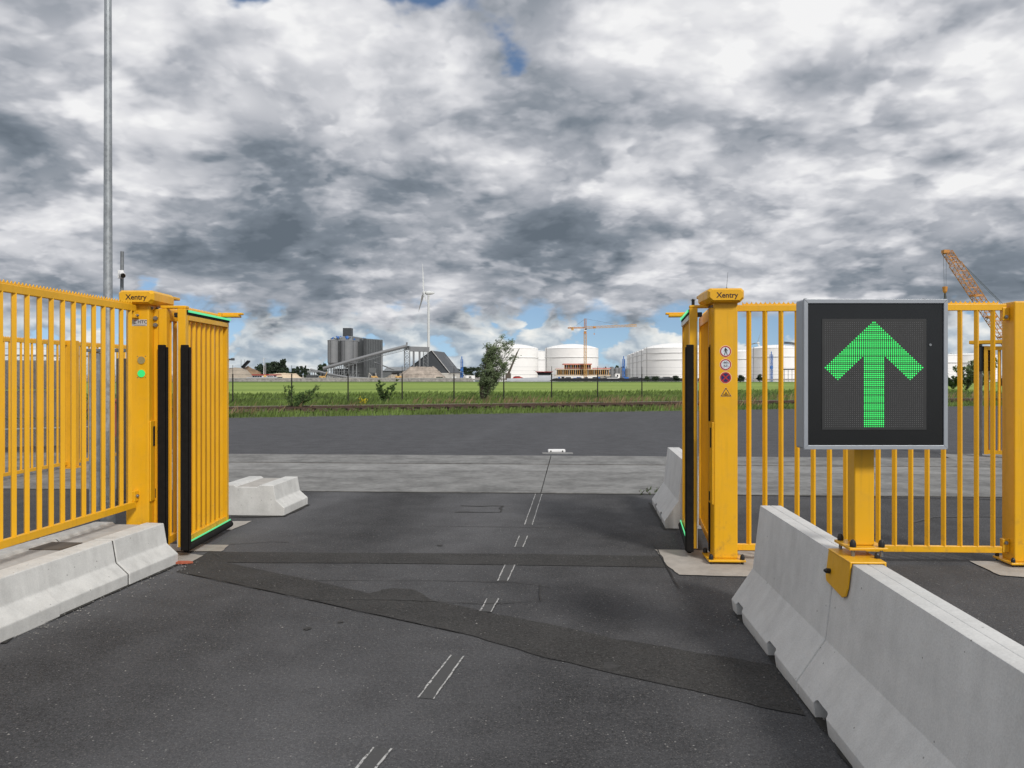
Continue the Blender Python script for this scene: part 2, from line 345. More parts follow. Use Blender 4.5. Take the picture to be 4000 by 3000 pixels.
M['stain'] = simple('tar_stain', (0.036, 0.035, 0.034), 0.85, 0.0, 0.5, 30)
M['ballast'] = simple('rusty_ballast', (0.105, 0.070, 0.050), 0.95, 0.0, 0.45, 9, bmp=0.8, bscale=25)
M['railtop'] = simple('rail_head', (0.34, 0.30, 0.26), 0.35, 0.5, 0.1, 2)
M['field'] = None
def foliage(name, c, var=0.35, scale=2.0):
    m, N, bs = newmat(name); p = pos(N)
    n = N.noise(p, scale, 4, 0.6); r = N.new('ShaderNodeNewGeometry').outputs['Random Per Island']
    k = N.math('ADD', N.ss(n, 0.3, 0.7, 1-var, 1+var), N.math('MULTIPLY', N.math('SUBTRACT', r, 0.5), var*1.2))
    N.put(bs.inputs['Base Color'], N.vec('SCALE', c, scale=k)); bs.inputs['Roughness'].default_value = 0.65
    bs.inputs['Specular IOR Level'].default_value = 0.25
    return m
M['grit'] = foliage('grit', (0.17, 0.165, 0.155), 0.4, 5)
M['leaf'] = foliage('willow_leaf', (0.135, 0.178, 0.088)); M['leaf2'] = foliage('shrub_leaf', (0.060, 0.105, 0.030))
M['tree'] = foliage('far_tree_leaf', (0.028, 0.045, 0.024), 0.4, 0.3); M['bark'] = simple('bark', (0.05, 0.04, 0.03), 0.9, 0, 0.3, 20)
M['grass'] = foliage('tall_grass', (0.118, 0.172, 0.042), 0.45, 0.30); M['straw'] = foliage('seed_heads', (0.25, 0.175, 0.10), 0.3, 0.8)
M['flower'] = foliage('yellow_flowers', (0.55, 0.45, 0.02), 0.2, 3)
def field_mat():
    m, N, bs = newmat('mown_field'); p = pos(N); s = N.sep(p)
    q = N.comb(N.math('MULTIPLY', s[0], 0.25), N.math('MULTIPLY', s[1], 1.0), 0.0)
    a = N.noise(q, 0.09, 5, 0.6); b = N.noise(p, 0.9, 5, 0.7); far = N.ss(N.math('ADD', s[1], N.math('MULTIPLY', N.math('SUBTRACT', a, 0.5), 30.0)), 58, 80)
    nearc = N.mix(N.ss(b, 0.3, 0.7), (0.085, 0.135, 0.030, 1), (0.135, 0.180, 0.048, 1))
    farc = N.mix(N.ss(N.math('ADD', N.math('MULTIPLY', a, 0.6), N.math('MULTIPLY', b, 0.4)), 0.35, 0.65), (0.185, 0.265, 0.060, 1), (0.28, 0.365, 0.095, 1))  # pale mown tone, brightened so the sunlit band sits in the colour
    edge = N.ss(s[1], 150, 185); farc = N.mix(edge, farc, (0.130, 0.190, 0.045, 1))
    N.put(bs.inputs['Base Color'], N.mix(far, nearc, farc)); bs.inputs['Roughness'].default_value = 0.9; bs.inputs['Specular IOR Level'].default_value = 0.1
    bump(N, bs, b, 0.6, 0.2); return m
M['field'] = field_mat()
M['soil'] = simple('verge_soil', (0.080, 0.105, 0.035), 0.95, 0, 0.35, 1.5)
M['yard'] = simple('far_yard', (0.27, 0.25, 0.22), 0.95, 0, 0.25, 0.05)
M['water'] = simple('canal_water', (0.03, 0.045, 0.045), 0.08, 0, 0.1, 0.2)
M['sand'] = simple('sand', (0.62, 0.50, 0.36), 0.95, 0, 0.12, 0.4, bmp=0.4, bscale=1.2)
M['sand2'] = simple('pink_gravel', (0.34, 0.29, 0.245), 0.95, 0, 0.35, 0.45, bmp=0.5, bscale=1.0)
M['sand3'] = simple('brown_gravel', (0.24, 0.16, 0.10), 0.95, 0, 0.25, 0.4, bmp=0.5, bscale=1.0)
M['sand4'] = simple('grey_sand', (0.36, 0.31, 0.25), 0.95, 0, 0.15, 0.4, bmp=0.4, bscale=1.0)
M['silo'] = simple('silo_grey', (0.225, 0.232, 0.242), 0.55, 0.1, 0.07, 0.3)
M['dark_clad'] = simple('anthracite_cladding', (0.055, 0.062, 0.070), 0.5, 0.1, 0.12, 0.2)
M['mid_clad'] = simple('grey_cladding', (0.15, 0.16, 0.165), 0.5, 0.1, 0.10, 0.2)
M['fsteel'] = simple('plant_steel', (0.25, 0.265, 0.275), 0.55, 0.2, 0.2, 0.6)
M['fdark'] = simple('plant_dark_steel', (0.07, 0.075, 0.08), 0.6, 0.2, 0.25, 0.6)
M['blue'] = simple('blue_paint', (0.045, 0.17, 0.50), 0.45, 0, 0.1, 1)
M['tank'] = simple('tank_white', (0.92, 0.915, 0.90), 0.5, 0, 0.025, 0.1)
M['tank_band'] = simple('tank_band', (0.46, 0.46, 0.46), 0.6, 0, 0.08, 0.3)
M['girder'] = simple('tank_girder', (0.66, 0.66, 0.65), 0.6, 0, 0.05, 0.3)
M['turb'] = simple('turbine_white', (0.60, 0.62, 0.62), 0.45, 0, 0.03, 0.1)
M['crane_y'] = simple('crane_yellow', (0.60, 0.36, 0.12), 0.5, 0, 0.12, 0.6); M['crane_o'] = simple('crane_orange', (0.50, 0.21, 0.045), 0.55, 0, 0.2, 0.8)
M['fred'] = simple('red_paint', (0.42, 0.03, 0.025), 0.4, 0, 0.1, 1); M['hull_w'] = simple('hull_grey_white', (0.55, 0.57, 0.60), 0.45, 0, 0.06, 0.5)
M['hull_b'] = simple('hull_black', (0.014, 0.015, 0.018), 0.45, 0, 0.2, 0.5); M['glass'] = simple('dark_glass', (0.012, 0.014, 0.016), 0.12, 0, 0.1)
M['fconc'] = concrete('quay_concrete', 0.34, (1.0, 0.95, 0.88), 0.2, 0.25, 1.0); M['scaff'] = simple('formwork_orange', (0.55, 0.30, 0.09), 0.7, 0, 0.3, 0.8)
M['guard'] = simple('red_guard', (0.62, 0.25, 0.20), 0.6, 0, 0.2, 1); M['wall'] = concrete('wall_concrete', 0.16, (1, 0.97, 0.93), 0.6, 0.2, 0.8)
M['sparecolor'] = simple('white_line', (0.62, 0.62, 0.60), 0.8, 0, 0.1, 20)
def worn_paint():
    m, N, bs = newmat('worn_line_paint'); p = pos(N)
    n = N.noise(p, 34, 5, 0.7); n2 = N.noise(p, 130, 3, 0.7)
    k = N.ss(N.math('ADD', N.math('MULTIPLY', n, 0.6), N.math('MULTIPLY', n2, 0.4)), 0.41, 0.53)
    N.put(bs.inputs['Base Color'], N.mix(k, (0.055, 0.055, 0.057, 1), (0.46, 0.46, 0.45, 1))); bs.inputs['Roughness'].default_value = 0.85
    return m
M['paint'] = worn_paint()
def ghost_paint():
    m, N, bs = newmat('ghost_line_paint'); p = pos(N)
    n = N.noise(p, 26, 5, 0.75); n2 = N.noise(p, 160, 2, 0.7)
    k = N.ss(N.math('ADD', N.math('MULTIPLY', n, 0.65), N.math('MULTIPLY', n2, 0.35)), 0.55, 0.80)
    N.put(bs.inputs['Base Color'], N.mix(k, (0.060, 0.060, 0.061, 1), (0.20, 0.20, 0.20, 1))); bs.inputs['Roughness'].default_value = 0.88
    return m
M['ghost'] = ghost_paint()

# ------------------------------------------------------------------ the setting
def sheet(name, pts, z, mat, label=None, kind='structure', parent=None):
    mb = MB(); mb.add([(x, y, z) for x, y in pts], [tuple(range(len(pts)))])
    o = mb.build(name, mat, parent)
    if parent is None: tag(o, label, None, None, kind)
    return o
def cl_(a, x): return a-0.06*x
SL = 0.34                                  # lie of the verge, the rails and the far fence
def vy(a, x): return a+SL*x
sheet('ground', [(-4000, -4000), (4000, -4000), (4000, 4000), (-4000, 4000)], -0.04, M['yard'], 'pale gravel ground reaching to the horizon')
sheet('asphalt_yard', [(-60, -14), (60, -14), (60, vy(34.47, 60)), (-60, vy(34.47, -60))], 0.0, M['asphalt'], 'worn dark grey asphalt roadway running through the gate')
sheet('far_roadway', [(-60, cl_(16.36, -60)), (60, cl_(16.36, 60)), (60, vy(34.46, 60)), (-60, vy(34.46, -60))], 0.004, M['far_asphalt'], 'even blue-grey asphalt strip between the track bed and the grass')
sheet('verge', [(-90, vy(34.43, -90)), (90, vy(34.43, 90)), (90, vy(52, 90)), (-90, vy(52, -90))], -0.012, M['soil'], 'rough grassy verge along the railway')
sheet('field', [(-220, vy(51.9, -90)), (-90, vy(51.9, -90)), (90, vy(51.9, 90)), (220, vy(51.9, 90)), (220, 200), (-220, 200)], -0.008, M['field'], 'flat mown green field beyond the fence')
sheet('canal_water', [(-420, 200), (420, 200), (420, 262), (-420, 262)], -0.02, M['water'], 'strip of canal behind the field')

# embedded rail with concrete slabs
CS = -0.06
def cl(a, x): return a+CS*x
strip = MB().add([(-40, cl(11.20, -40), 0.004), (40, cl(11.20, 40), 0.004), (40, cl(16.37, 40), 0.004), (-40, cl(16.37, -40), 0.004)], [(0, 1, 2, 3)]).build('rail_track_bed', M['slot'])
tag(strip, 'pale concrete track bed with sunken rail slot across the asphalt', None, None, 'structure')
jx = [-40, -22.7, -15.0, -7.3, 0.39, 8.1, 15.8, 23.5, 40]
for (a, b, mt, dx) in ((11.22, 13.68, 'slab', 0), (13.705, 14.72, 'slab_pale', 0.183), (14.84, 16.35, 'slab', 0.267)):
    for i in range(len(jx)-1):
        x0, x1 = jx[i]+0.007, jx[i+1]-0.007
        t = 0.0735
        pts = [(x0+dx, cl(a, x0)), (x1+dx, cl(a, x1)), (x1+dx+t*(b-a), cl(b, x1)), (x0+dx+t*(b-a), cl(b, x0))]
        MB().prism(pts, 0.004, 0.014).build('concrete_slab', M[mt], strip)
MB().prism([(-40, cl(14.755, -40)), (40, cl(14.755, 40)), (40, cl(14.80, 40)), (-40, cl(14.80, -40))], 0.004, 0.009).build('sunken_rail', M['rust'], strip)

def pxsheet(name, pts, z, mat, label, jitter=0.0, sub=1):
    w = [G(*q) for q in pts]; out = []
    for i, a in enumerate(w):
        b = w[(i+1) % len(w)]
        for k in range(sub):
            f = k/sub; out.append((a[0]+(b[0]-a[0])*f+random.uniform(-jitter, jitter), a[1]+(b[1]-a[1])*f+random.uniform(-jitter, jitter)))
    return sheet(name, out, z, mat, label)
pxsheet('asphalt_patch', [(815, 2156), (1400, 2161), (2000, 2164), (2575, 2173), (2602, 2217), (2000, 2208), (1400, 2201), (890, 2199)], 0.004, M['patch'], 'narrow dark asphalt trench repair crossing the lane between the posts', 0.006, 6)
pxsheet('asphalt_patch', [(690, 2234), (815, 2157.5), (889, 2199.5), (1170, 2257), (1440, 2320), (1520, 2300), (1610, 2304), (1700, 2350), (1947, 2402), (2164, 2444), (2400, 2497), (2800, 2563), (3032, 2602), (3145, 2796), (3052, 2782), (2800, 2722), (2712, 2702), (2133, 2572), (1800, 2474), (1235, 2350), (980, 2295)], 0.0045, M['patch'], 'wide dark diagonal asphalt trench repair running to the near barrier', 0.008, 6)
pxsheet('foundation_pad', [(2560, 2150), (2760, 2152), (3010, 2158), (3040, 2256), (2922, 2256), (2656, 2249), (2600, 2205)], 0.008, M['found'], 'beige concrete footing under the right gate post', 0.008, 7)
pxsheet('foundation_pad', [(3785, 2194), (4050, 2199), (4080, 2265), (3905, 2250)], 0.008, M['found'], 'beige concrete footing under the end post at the right edge', 0.006, 6)
pxsheet('foundation_pad', [(600, 2126), (893, 2132), (866, 2157), (600, 2157)], 0.0085, M['found'], 'long beige concrete strip at the foot of the left gate', 0.005, 6)
pxsheet('foundation_pad', [(600, 2161), (698, 2161), (797, 2173), (730, 2208), (600, 2208)], 0.0085, M['found'], 'cracked beige concrete pad beside the end of the left kerb', 0.008, 5)
pxsheet('foundation_pad', [(880, 2038), (985, 2037), (905, 2072), (830, 2070)], 0.006, M['found'], 'rough beige concrete remnant under the far end of the left gate', 0.012, 5)
def seg(name, pts, w, z, mat, label, kind='structure', jit=0.006, parent=None):       # a thin crack or line along ground pixels
    w_ = [Vector((*G(*q), 0)) for q in pts]; pp = []
    for a, b in zip(w_, w_[1:]):
        n = max(2, int((b-a).length/0.12))
        pp += [a+(b-a)*(k/n) for k in range(n)]
    pp.append(w_[-1]); L = []; Rr = []
    for i, p in enumerate(pp):
        d = (pp[min(i+1, len(pp)-1)]-pp[max(i-1, 0)]).normalized(); n_ = Vector((-d.y, d.x, 0)); j = random.uniform(-jit, jit); ww = w*random.uniform(0.6, 1.3)/2
        L.append(p+n_*(j+ww)); Rr.append(p+n_*(j-ww))
    mb = MB(); n = len(pp)
    mb.add([(q.x, q.y, z) for q in L]+[(q.x, q.y, z) for q in Rr], [(i, i+1, n+i+1, n+i) for i in range(n-1)])
    o = mb.build(name, mat, parent)
    if parent is None: tag(o, label, None, None, kind)
    return o
seg('road_crack', [(690, 2236), (980, 2297), (1235, 2352), (1800, 2476)], 0.009, 0.0085, M['slot'], 'dark open seam along the near edge of the diagonal repair')
seg('road_crack', [(2548, 2120), (2585, 2180), (2612, 2230), (2650, 2300)], 0.012, 0.0095, M['slot'], 'short crack running past the right footing')
seg('road_crack', [(1210, 2347), (1540, 2346), (1900, 2362), (2110, 2350), (2113, 2285)], 0.010, 0.009, M['stain'], 'hairline crack that turns a corner right of the worn line')
seg('road_crack', [(1230, 2268), (1700, 2270), (2010, 2276), (2150, 2296)], 0.008, 0.0052, M['stain'], 'faint hairline crack crossing the lane below the narrow repair')
seg('road_crack', [(1640, 2057), (1850, 2058), (2200, 2062)], 0.010, 0.005, M['stain'], 'fine dark crack across the lane below the slab edge')
seg('road_crack', [(900, 2128), (1060, 2118), (1130, 2120)], 0.010, 0.005, M['slot'], 'fine crack leading off the left gate footing')
seg('road_crack', [(2450, 1926), (2900, 1935), (3400, 1945), (4000, 1953)], 0.03, 0.006, M['slot'], 'dark seam between slabs and asphalt behind the right fence')
seg('tyre_mark', [(3560, 2042), (3640, 2022), (3800, 2018), (3930, 2020)], 0.06, 0.005, M['ghost'], 'pale scuff mark on the asphalt behind the right fence')
# worn road line: only the rims of each dash are left
def dash(i, tl, tr, br, bl):
    TL, TR, BR, BL = [Vector((*G(*q), 0)) for q in (tl, tr, br, bl)]
    zz_ = 0.0062 if i == 2 else 0.0028
    root = MB().add([(*q.to_2d(), zz_) for q in (TL, TR, BR, BL)], [(0, 1, 2, 3)]).build('road_line_dash', M['ghost'])
    tag(root, ['lowest worn white dash at the bottom edge of the picture', 'long worn white dash below the diagonal repair', 'short worn white dash on the upper edge of the diagonal repair', 'worn white dash just below the narrow repair', 'short worn white dash just above the narrow repair', 'long worn white dash ending at the concrete track bed'][i], None, 'worn road line dashes', 'structure')
    for a, b in ((TL, BL), (TR, BR)):
        d = (b-a); n = max(6, int(d.length/0.05)); nn = Vector((-d.y, d.x, 0)).normalized(); mb = MB(); L = []; Q = []
        for k in range(n+1):
            p = a+d*(k/n); j = random.uniform(-.002, .002); w = random.uniform(.003, .0065)
            L.append(p+nn*(j+w)); Q.append(p+nn*(j-w))
        mb.add([(q.x, q.y, zz_+0.0013) for q in L]+[(q.x, q.y, zz_+0.0013) for q in Q], [(k, k+1, n+2+k, n+1+k) for k in range(n)])
        mb.build('paint_rim', M['paint'], root)
dash(0, (1460, 2922), (1530, 2927), (1380, 3110), (1305, 3110))
dash(1, (1761, 2561), (1811, 2565), (1693, 2732), (1633, 2727))
dash(2, (1902, 2342), (1947, 2342), (1917, 2394), (1876, 2390))
dash(3, (1973, 2208), (2011, 2208), (1982, 2270), (1944, 2270))
dash(4, (2029, 2094), (2061, 2094), (2043, 2138), (2011, 2138))
dash(5, (2092, 1930), (2117, 1930), (2079, 2051), (2049, 2051))
# sealed-over manhole outline
mh = seg('sealed_manhole', [(1778, 2001), (1955, 2002), (1962, 1978), (1800, 1977)], 0.03, 0.005, M['patch'], 'faint outline of an asphalted-over manhole in the lane', jit=0.02)

# ------------------------------------------------------------------ yellow railings
FEX = Vector((1, -0.05, 0)).normalized()
Yl = M['yellow']
def diamond_bar(h, r=0.0215):
    return MB().prism([(r, 0), (0, r), (-r, 0), (0, -r)], 0, h).mesh('bar')
def spike_poly(L, z0, pitch=0.0388, base=0.009, tip=0.028):
    pts = [(0, z0), (L, z0)]; n = int(L/pitch); top = []
    for i in range(n):
        a = i*pitch
        top += [(a, z0+tip)]+[(a+pitch*t, z0+tip-(tip-base)*math.sin(math.pi*t)**0.7) for t in (0.12, 0.3, 0.5, 0.7, 0.88)]
    top.append((n*pitch, z0+tip)); top.append((n*pitch+0.002, z0))
    return [(0, z0)]+top
def spike_mesh(mb, x0, L, y, z0, th=0.004):
    # comb strip as a chain of quads
    pts = spike_poly(L, 0)[1:-1]
    for (a, ha), (b, hb) in zip(pts, pts[1:]):
        if b-a < 1e-5: continue
        mb.add([(x0+a, y-th, z0), (x0+b, y-th, z0), (x0+b, y-th, z0+hb), (x0+a, y-th, z0+ha), (x0+a, y+th, z0), (x0+b, y+th, z0), (x0+b, y+th, z0+hb), (x0+a, y+th, z0+ha)],
               [(0, 1, 2, 3), (7, 6, 5, 4), (3, 2, 6, 7)])
    return mb
def railing(name, A, B, z0, z1, bars, label, cat='fence', rail=0.055, dep=0.036, mat=None, x_first=None, spikes=True, pitch=0.1357, group=None):
    mat = mat or Yl; A = Vector((*A, 0)); B = Vector((*B, 0)); L = (B-A).length; Mx = frame(A, B-A)
    root = thing(name, tuple(A), label, cat, group); ang = math.atan2(B.y-A.y, B.x-A.x)
    MB(Mx).box(0, L, -dep/2, dep/2, z1-rail, z1).build('top_rail', mat, root, bevel=0.004)
    MB(Mx).box(0, L, -dep/2, dep/2, z0, z0+rail).build('bottom_rail', mat, root, bevel=0.004)
    bme = diamond_bar(z1-z0-2*rail+0.01); bme.materials.append(mat)
    x = x_first if x_first is not None else 0.07
    while x < L-0.03:
        p = Mx @ Vector((x, 0, z0+rail-0.005)); o = link('bar', bme, root, p-A, (0, 0, ang)); x += pitch
    if spikes: spike_mesh(MB(Mx), 0.05 if L > 1 else 0, L-0.1, 0, z1).build('spike_strip', mat, root)
    return root, Mx, L
def nut(mb, c, d, r=0.016, h=0.012):
    d = Vector(d); mb.tube(Vector(c), Vector(c)+d*h, r, 6); mb.tube(Vector(c)+d*h, Vector(c)+d*(h+0.006), r*0.55, 8); return mb

# left railing, from the left post towards the camera
LA = Vector((-3.262, 7.17)); LB = Vector((-3.44, 4.35))
lr, Mx, L = railing('railing', LA, LB, 0.455, 2.205, 0, 'yellow spiked railing standing over the concrete kerb on the left', x_first=0.085)
bp = MB(Mx); bp.box(-0.03, 0.035, -0.02, 0.02, 2.092, 2.15).box(-0.03, 0.035, -0.02, 0.02, 0.51, 0.60); bp.split('mounting_tab', Yl, lr, bevel=0.004)
nb = MB(Mx); nut(nb, (0.0, 0.02, 2.116), (0, 1, 0), 0.012); nut(nb, (0.0, 0.02, 0.555), (0, 1, 0)); nb.split('bolt', M['steel'], lr, 2)
# right railing
RA = Vector((1.925, 7.115)); RB = RA+Vector((FEX.x, FEX.y))*2.245
rr, RMx, RLn = railing('railing', RA, RB, 0.10, 2.20, 0, 'yellow spiked railing between the right gate post and the end post', x_first=0.105)
tb = MB(RMx); tb.box(RLn-0.035, RLn+0.02, -0.026, 0.026, 2.06, 2.17).box(RLn-0.035, RLn+0.02, -0.026, 0.026, 0.11, 0.22); tb.split('mounting_tab', Yl, rr, bevel=0.004)
nb = MB(RMx); nut(nb, (RLn-0.01, -0.026, 2.09), (0, -1, 0)); nut(nb, (RLn-0.01, -0.026, 0.19), (0, -1, 0)); nb.split('bolt', M['steel'], rr, 2)

# ------------------------------------------------------------------ gate posts
def text_mesh(body, size, M4, name, mat, parent, ext=0.0006, align='CENTER', bold=0.0):
    cu = bpy.data.curves.new('txt', 'FONT'); cu.body = body; cu.size = size; cu.align_x = align; cu.align_y = 'CENTER'; cu.extrude = ext; cu.offset = bold; cu.resolution_u = 3
    tmp = bpy.data.objects.new('txt', cu); col.objects.link(tmp)
    dg = bpy.context.evaluated_depsgraph_get(); me = bpy.data.meshes.new_from_object(tmp.evaluated_get(dg))
    bpy.data.objects.remove(tmp); bpy.data.curves.remove(cu)
    me.transform(M4); me.transform(Matrix.Translation(-org(parent))); me.materials.clear(); me.materials.append(mat)
    o = link(name, me, parent); ORG[o.name] = org(parent); return o
FACE = Matrix(((1, 0, 0, 0), (0, 0, -1, 0), (0, 1, 0, 0), (0, 0, 0, 1)))         # text plane -> upright, facing -y
def gate_post(origin, ex, label, side):
    """origin = middle of the post's front face; side=+1: passage lies to local +x"""
    Mx = frame(origin, ex); o3 = (origin[0], origin[1], 0)
    root = thing('gate_post', o3, label, 'gate post'); w = 0.1
    MB(Mx).box(-w, w, 0, 0.2, 0.045, 2.22).build('post_body', Yl, root, bevel=0.012, seg=3)
    MB(Mx).box(-w-0.055, w+0.055, -0.06, 0.26, 0.028, 0.046).build('base_plate', Yl, root, bevel=0.004)
    # cap: chamfered box reaching over the passage side
    hw = 0.152; pts = [(-hw, 2.245), (-hw+0.03, 2.212), (hw-0.03, 2.212), (hw, 2.245), (hw, 2.308), (hw-0.022, 2.330), (-hw+0.022, 2.330), (-hw, 2.308)]
    c = MB(Mx); cx = 0.012*side
    y0, y1 = -0.075, 0.40
    ring0 = [(p[0]*0.88+cx, y0, 2.271+(p[1]-2.271)*0.72) for p in pts]; ring1 = [(p[0]+cx, y0+0.03, p[1]) for p in pts]; ring2 = [(p[0]+cx, y1, p[1]) for p in pts]
    fs = [tuple(range(7, -1, -1))]+[(i, (i+1) % 8, 8+(i+1) % 8, 8+i) for i in range(8)]+[(8+i, 8+(i+1) % 8, 16+(i+1) % 8, 16+i) for i in range(8)]+[tuple(range(16, 24))]
    c.add(ring0+ring1+ring2, fs); cap = c.build('post_cap', Yl, root)
    MB(Mx).box(cx-0.13, cx+0.13, y1+0.001, y1+0.22, 2.300, 2.326).build('cap_tongue', Yl, cap, bevel=0.006)
    T = Mx @ Matrix.Translation((cx+0.008, y0-0.0008, 2.268)) @ FACE
    text_mesh('Xentry', 0.062, T, 'lettering', M['letter'], cap, 0.0005, bold=0.0012)
    s = side
    e = MB(Mx)
    e.box(*(sorted((s*(w+0.001), s*(w+0.014)))), 0.004, 0.196, 0.50, 1.20); e.build('access_cover', Yl, root, bevel=0.004)
    h = MB(Mx); h.box(*(sorted((s*(w+0.0145), s*(w+0.019)))), 0.05, 0.085, 0.98, 1.15).box(*(sorted((s*(w+0.0145), s*(w+0.019)))), 0.10, 0.135, 0.52, 0.60); h.split('cover_slot', M['slot'], root)
    nb = MB(Mx)
    for yy, zz in ((0.05, 2.185), (0.16, 2.19)): nut(nb, (s*w, yy, zz), (s, 0, 0), 0.013)
    nb.split('bolt', M['steel'], root, 2)
    for bx in (-w-0.03, w+0.03):
        for by in (-0.035, 0.235):
            q = Mx @ Vector((bx, by, 0)); b = MB(); b.lathe((q.x, q.y, 0.046), [(0.020, 0), (0.020, 0.022), (0.014, 0.04), (0.004, 0.046)], 10); b.lathe((q.x, q.y, 0.0), [(0.012, 0.009), (0.012, 0.03)], 8)
            b.build('anchor_bolt', M['cap'], root, smooth=40)
    return root, Mx
LP, LMx = gate_post((-3.252, 7.20), (1, 0.03), 'left yellow gate post with signal lamps and lettered cap', 1)
RP, RPM = gate_post((1.8105, 7.02), (FEX.x, FEX.y), 'right yellow gate post with four round and triangular stickers', -1)
def disc(mb, cx, cz, r, y, n=32, th=0.0006, r_in=None):
    if r_in is None: return mb.prism([(cx+r*math.cos(2*math.pi*i/n), cz+r*math.sin(2*math.pi*i/n)) for i in range(n)], y-th, y, 'y')
    o = [(cx+r*math.cos(2*math.pi*i/n), cz+r*math.sin(2*math.pi*i/n)) for i in range(n)]; q = [(cx+r_in*math.cos(2*math.pi*i/n), cz+r_in*math.sin(2*math.pi*i/n)) for i in range(n)]
    for i in range(n):
        j = (i+1) % n; mb.prism([o[i], o[j], q[j], q[i]], y-th, y, 'y')
    return mb
def stroke(mb, a, b, w, y, th=0.0005):
    d = Vector((b[0]-a[0], b[1]-a[1])); n = Vector((-d.y, d.x)).normalized()*w/2; a = Vector(a); b = Vector(b)
    return mb.prism([tuple(a+n), tuple(a-n), tuple(b-n), tuple(b+n)], y-th, y, 'y')
# lamps and name plate on the left post
def pz(py, Y): return H-(py-HY)/F*Y
for k, (zz, mt) in enumerate(((pz(1407, 7.2), 'lens_off'), (pz(1459, 7.2), 'led_lens'))):
    lx = -0.052+0.088
    rim = disc(MB(LMx), lx, zz, 0.036, -0.0005, 28, 0.004).build('lamp_bezel', Yl, LP)
    q = disc(MB(LMx), lx, zz, 0.0325, -0.0048, 28, 0.003)
    lens = q.build('lamp_lens', M[mt], rim)
    if k == 0: lens['label'] = 'unlit milky round lamp lens'
    else:
        lens['label'] = 'lit green round lamp lens'
        dots = MB(LMx)
        for i in range(-6, 7):
            for j in range(-6, 7):
                if (i*i+j*j)**.5*0.0046 < 0.030:
                    disc(dots, lx+i*0.0046+(j % 2)*0.0023, zz+j*0.0046, 0.0016, -0.0079, 6, 0.0006)
        d = dots.build('led_dots', M['led_strip'], rim); d['kind'] = 'stuff'
    sc_ = MB(LMx)
    for sx in (-1, 1): disc(sc_, lx+sx*0.034, zz+(0.034 if k == 0 else -0.034), 0.004, -0.0005, 8, 0.002)
    sc_.split('lamp_screw', M['steel'], LP)
pl = MB(LMx).box(-0.06, 0.082, -0.0018, -0.0005, pz(1273, 7.2), pz(1248, 7.2)).build('name_plate', M['sign_grey'], LP)
T = LMx @ Matrix.Translation((0.044, -0.0022, pz(1258, 7.2))) @ FACE
text_mesh('HTC', 0.040, T, 'plate_lettering', M['sign_black'], pl, 0.0003, bold=0.0004)
rb = MB(LMx); zt = pz(1251, 7.2); rb.box(-0.030, -0.006, -0.0024, -0.0019, zt-0.005, zt); rb.build('plate_red_bar', M['sign_red'], pl)
rb = MB(LMx); zb = pz(1265, 7.2); rb.box(-0.030, -0.006, -0.0024, -0.0019, zb, zb+0.005).box(-0.030, 0.070, -0.0022, -0.0019, pz(1271, 7.2), pz(1269.5, 7.2)); rb.split('plate_print', M['sign_black'], pl)
# stickers on the right post
def sticker(zc, lab, mats, xc=-0.003):
    s = disc(MB(RPM), xc, zc, 0.0500, -0.0006, 36).build('sign_sticker', M['sign_rim'], RP, label=lab)
    disc(MB(RPM), xc, zc, 0.0462, -0.0014, 36).build('sign_disc', M[mats[0]], s)
    disc(MB(RPM), xc, zc, 0.0462, -0.0022, 36, r_in=0.0372).build('sign_ring', M[mats[1]], s)
    return s
z1_ = pz(1372.5, 7.02); z2_ = pz(1424, 7.02); z3_ = pz(1475, 7.02); z4_ = pz(1531, 7.02); xc = -0.003
s1 = sticker(z1_, 'round sticker with a black walking figure in a red ring', ('sign_white', 'sign_red'))
b = MB(RPM); yy = -0.0022
disc(b, xc, z1_+0.0265, 0.0055, yy, 12); b.prism([(xc-0.008, z1_+0.021), (xc+0.009, z1_+0.020), (xc+0.0065, z1_-0.002), (xc-0.0035, z1_-0.002)], yy-0.0005, yy, 'y')
for a, c, w_ in (((-0.007, 0.019), (-0.014, -0.002), 0.0042), ((0.008, 0.018), (0.0145, 0.008), 0.0042), ((0.0145, 0.009), (0.013, 0.000), 0.004), ((-0.001, 0.0), (-0.010, -0.032), 0.006), ((0.004, 0.0), (0.014, -0.031), 0.006)):
    stroke(b, (xc+a[0], z1_+a[1]), (xc+c[0], z1_+c[1]), w_, yy)
b.build('walking_figure', M['sign_black'], s1)
s2 = sticker(z2_, 'round sticker with a moped above a bicycle in a red ring', ('sign_white', 'sign_red'))
b = MB(RPM)
for cz, wheelw in ((0.012, 0.0025), (-0.016, 0.0014)):
    for wx in (-0.0145, 0.0165): disc(b, xc+wx, z2_+cz, 0.0088, yy, 18, r_in=0.0088-wheelw*0.75)
    for a, c, w_ in (((-0.0145, 0), (-0.008, 0.013), 0.0022), ((-0.0145, 0), (-0.0005, -0.001), 0.002), ((-0.0005, -0.001), (0.0165, 0), 0.002), ((-0.009, 0.011), (0.0, -0.001), 0.002), ((0.0, -0.001), (0.0085, 0.012), 0.002), ((-0.008, 0.013), (-0.004, 0.0155), 0.002), ((0.004, 0.0125), (0.013, 0.0125), 0.003), ((0.0085, 0.012), (0.0165, 0), 0.0016)):
        stroke(b, (xc+a[0], z2_+cz+a[1]), (xc+c[0], z2_+cz+c[1]), w_, yy)
    if cz > 0: b.prism([(xc-0.008, z2_+cz+0.011), (xc+0.001, z2_+cz+0.008), (xc+0.0, z2_+cz-0.001), (xc-0.004, z2_+cz+0.001)], yy-0.0005, yy, 'y')
b.build('two_wheelers', M['sign_black'], s2)
s3 = sticker(z3_, 'round blue no stopping sticker with a red cross', ('sign_blue', 'sign_red'))
b = MB(RPM)
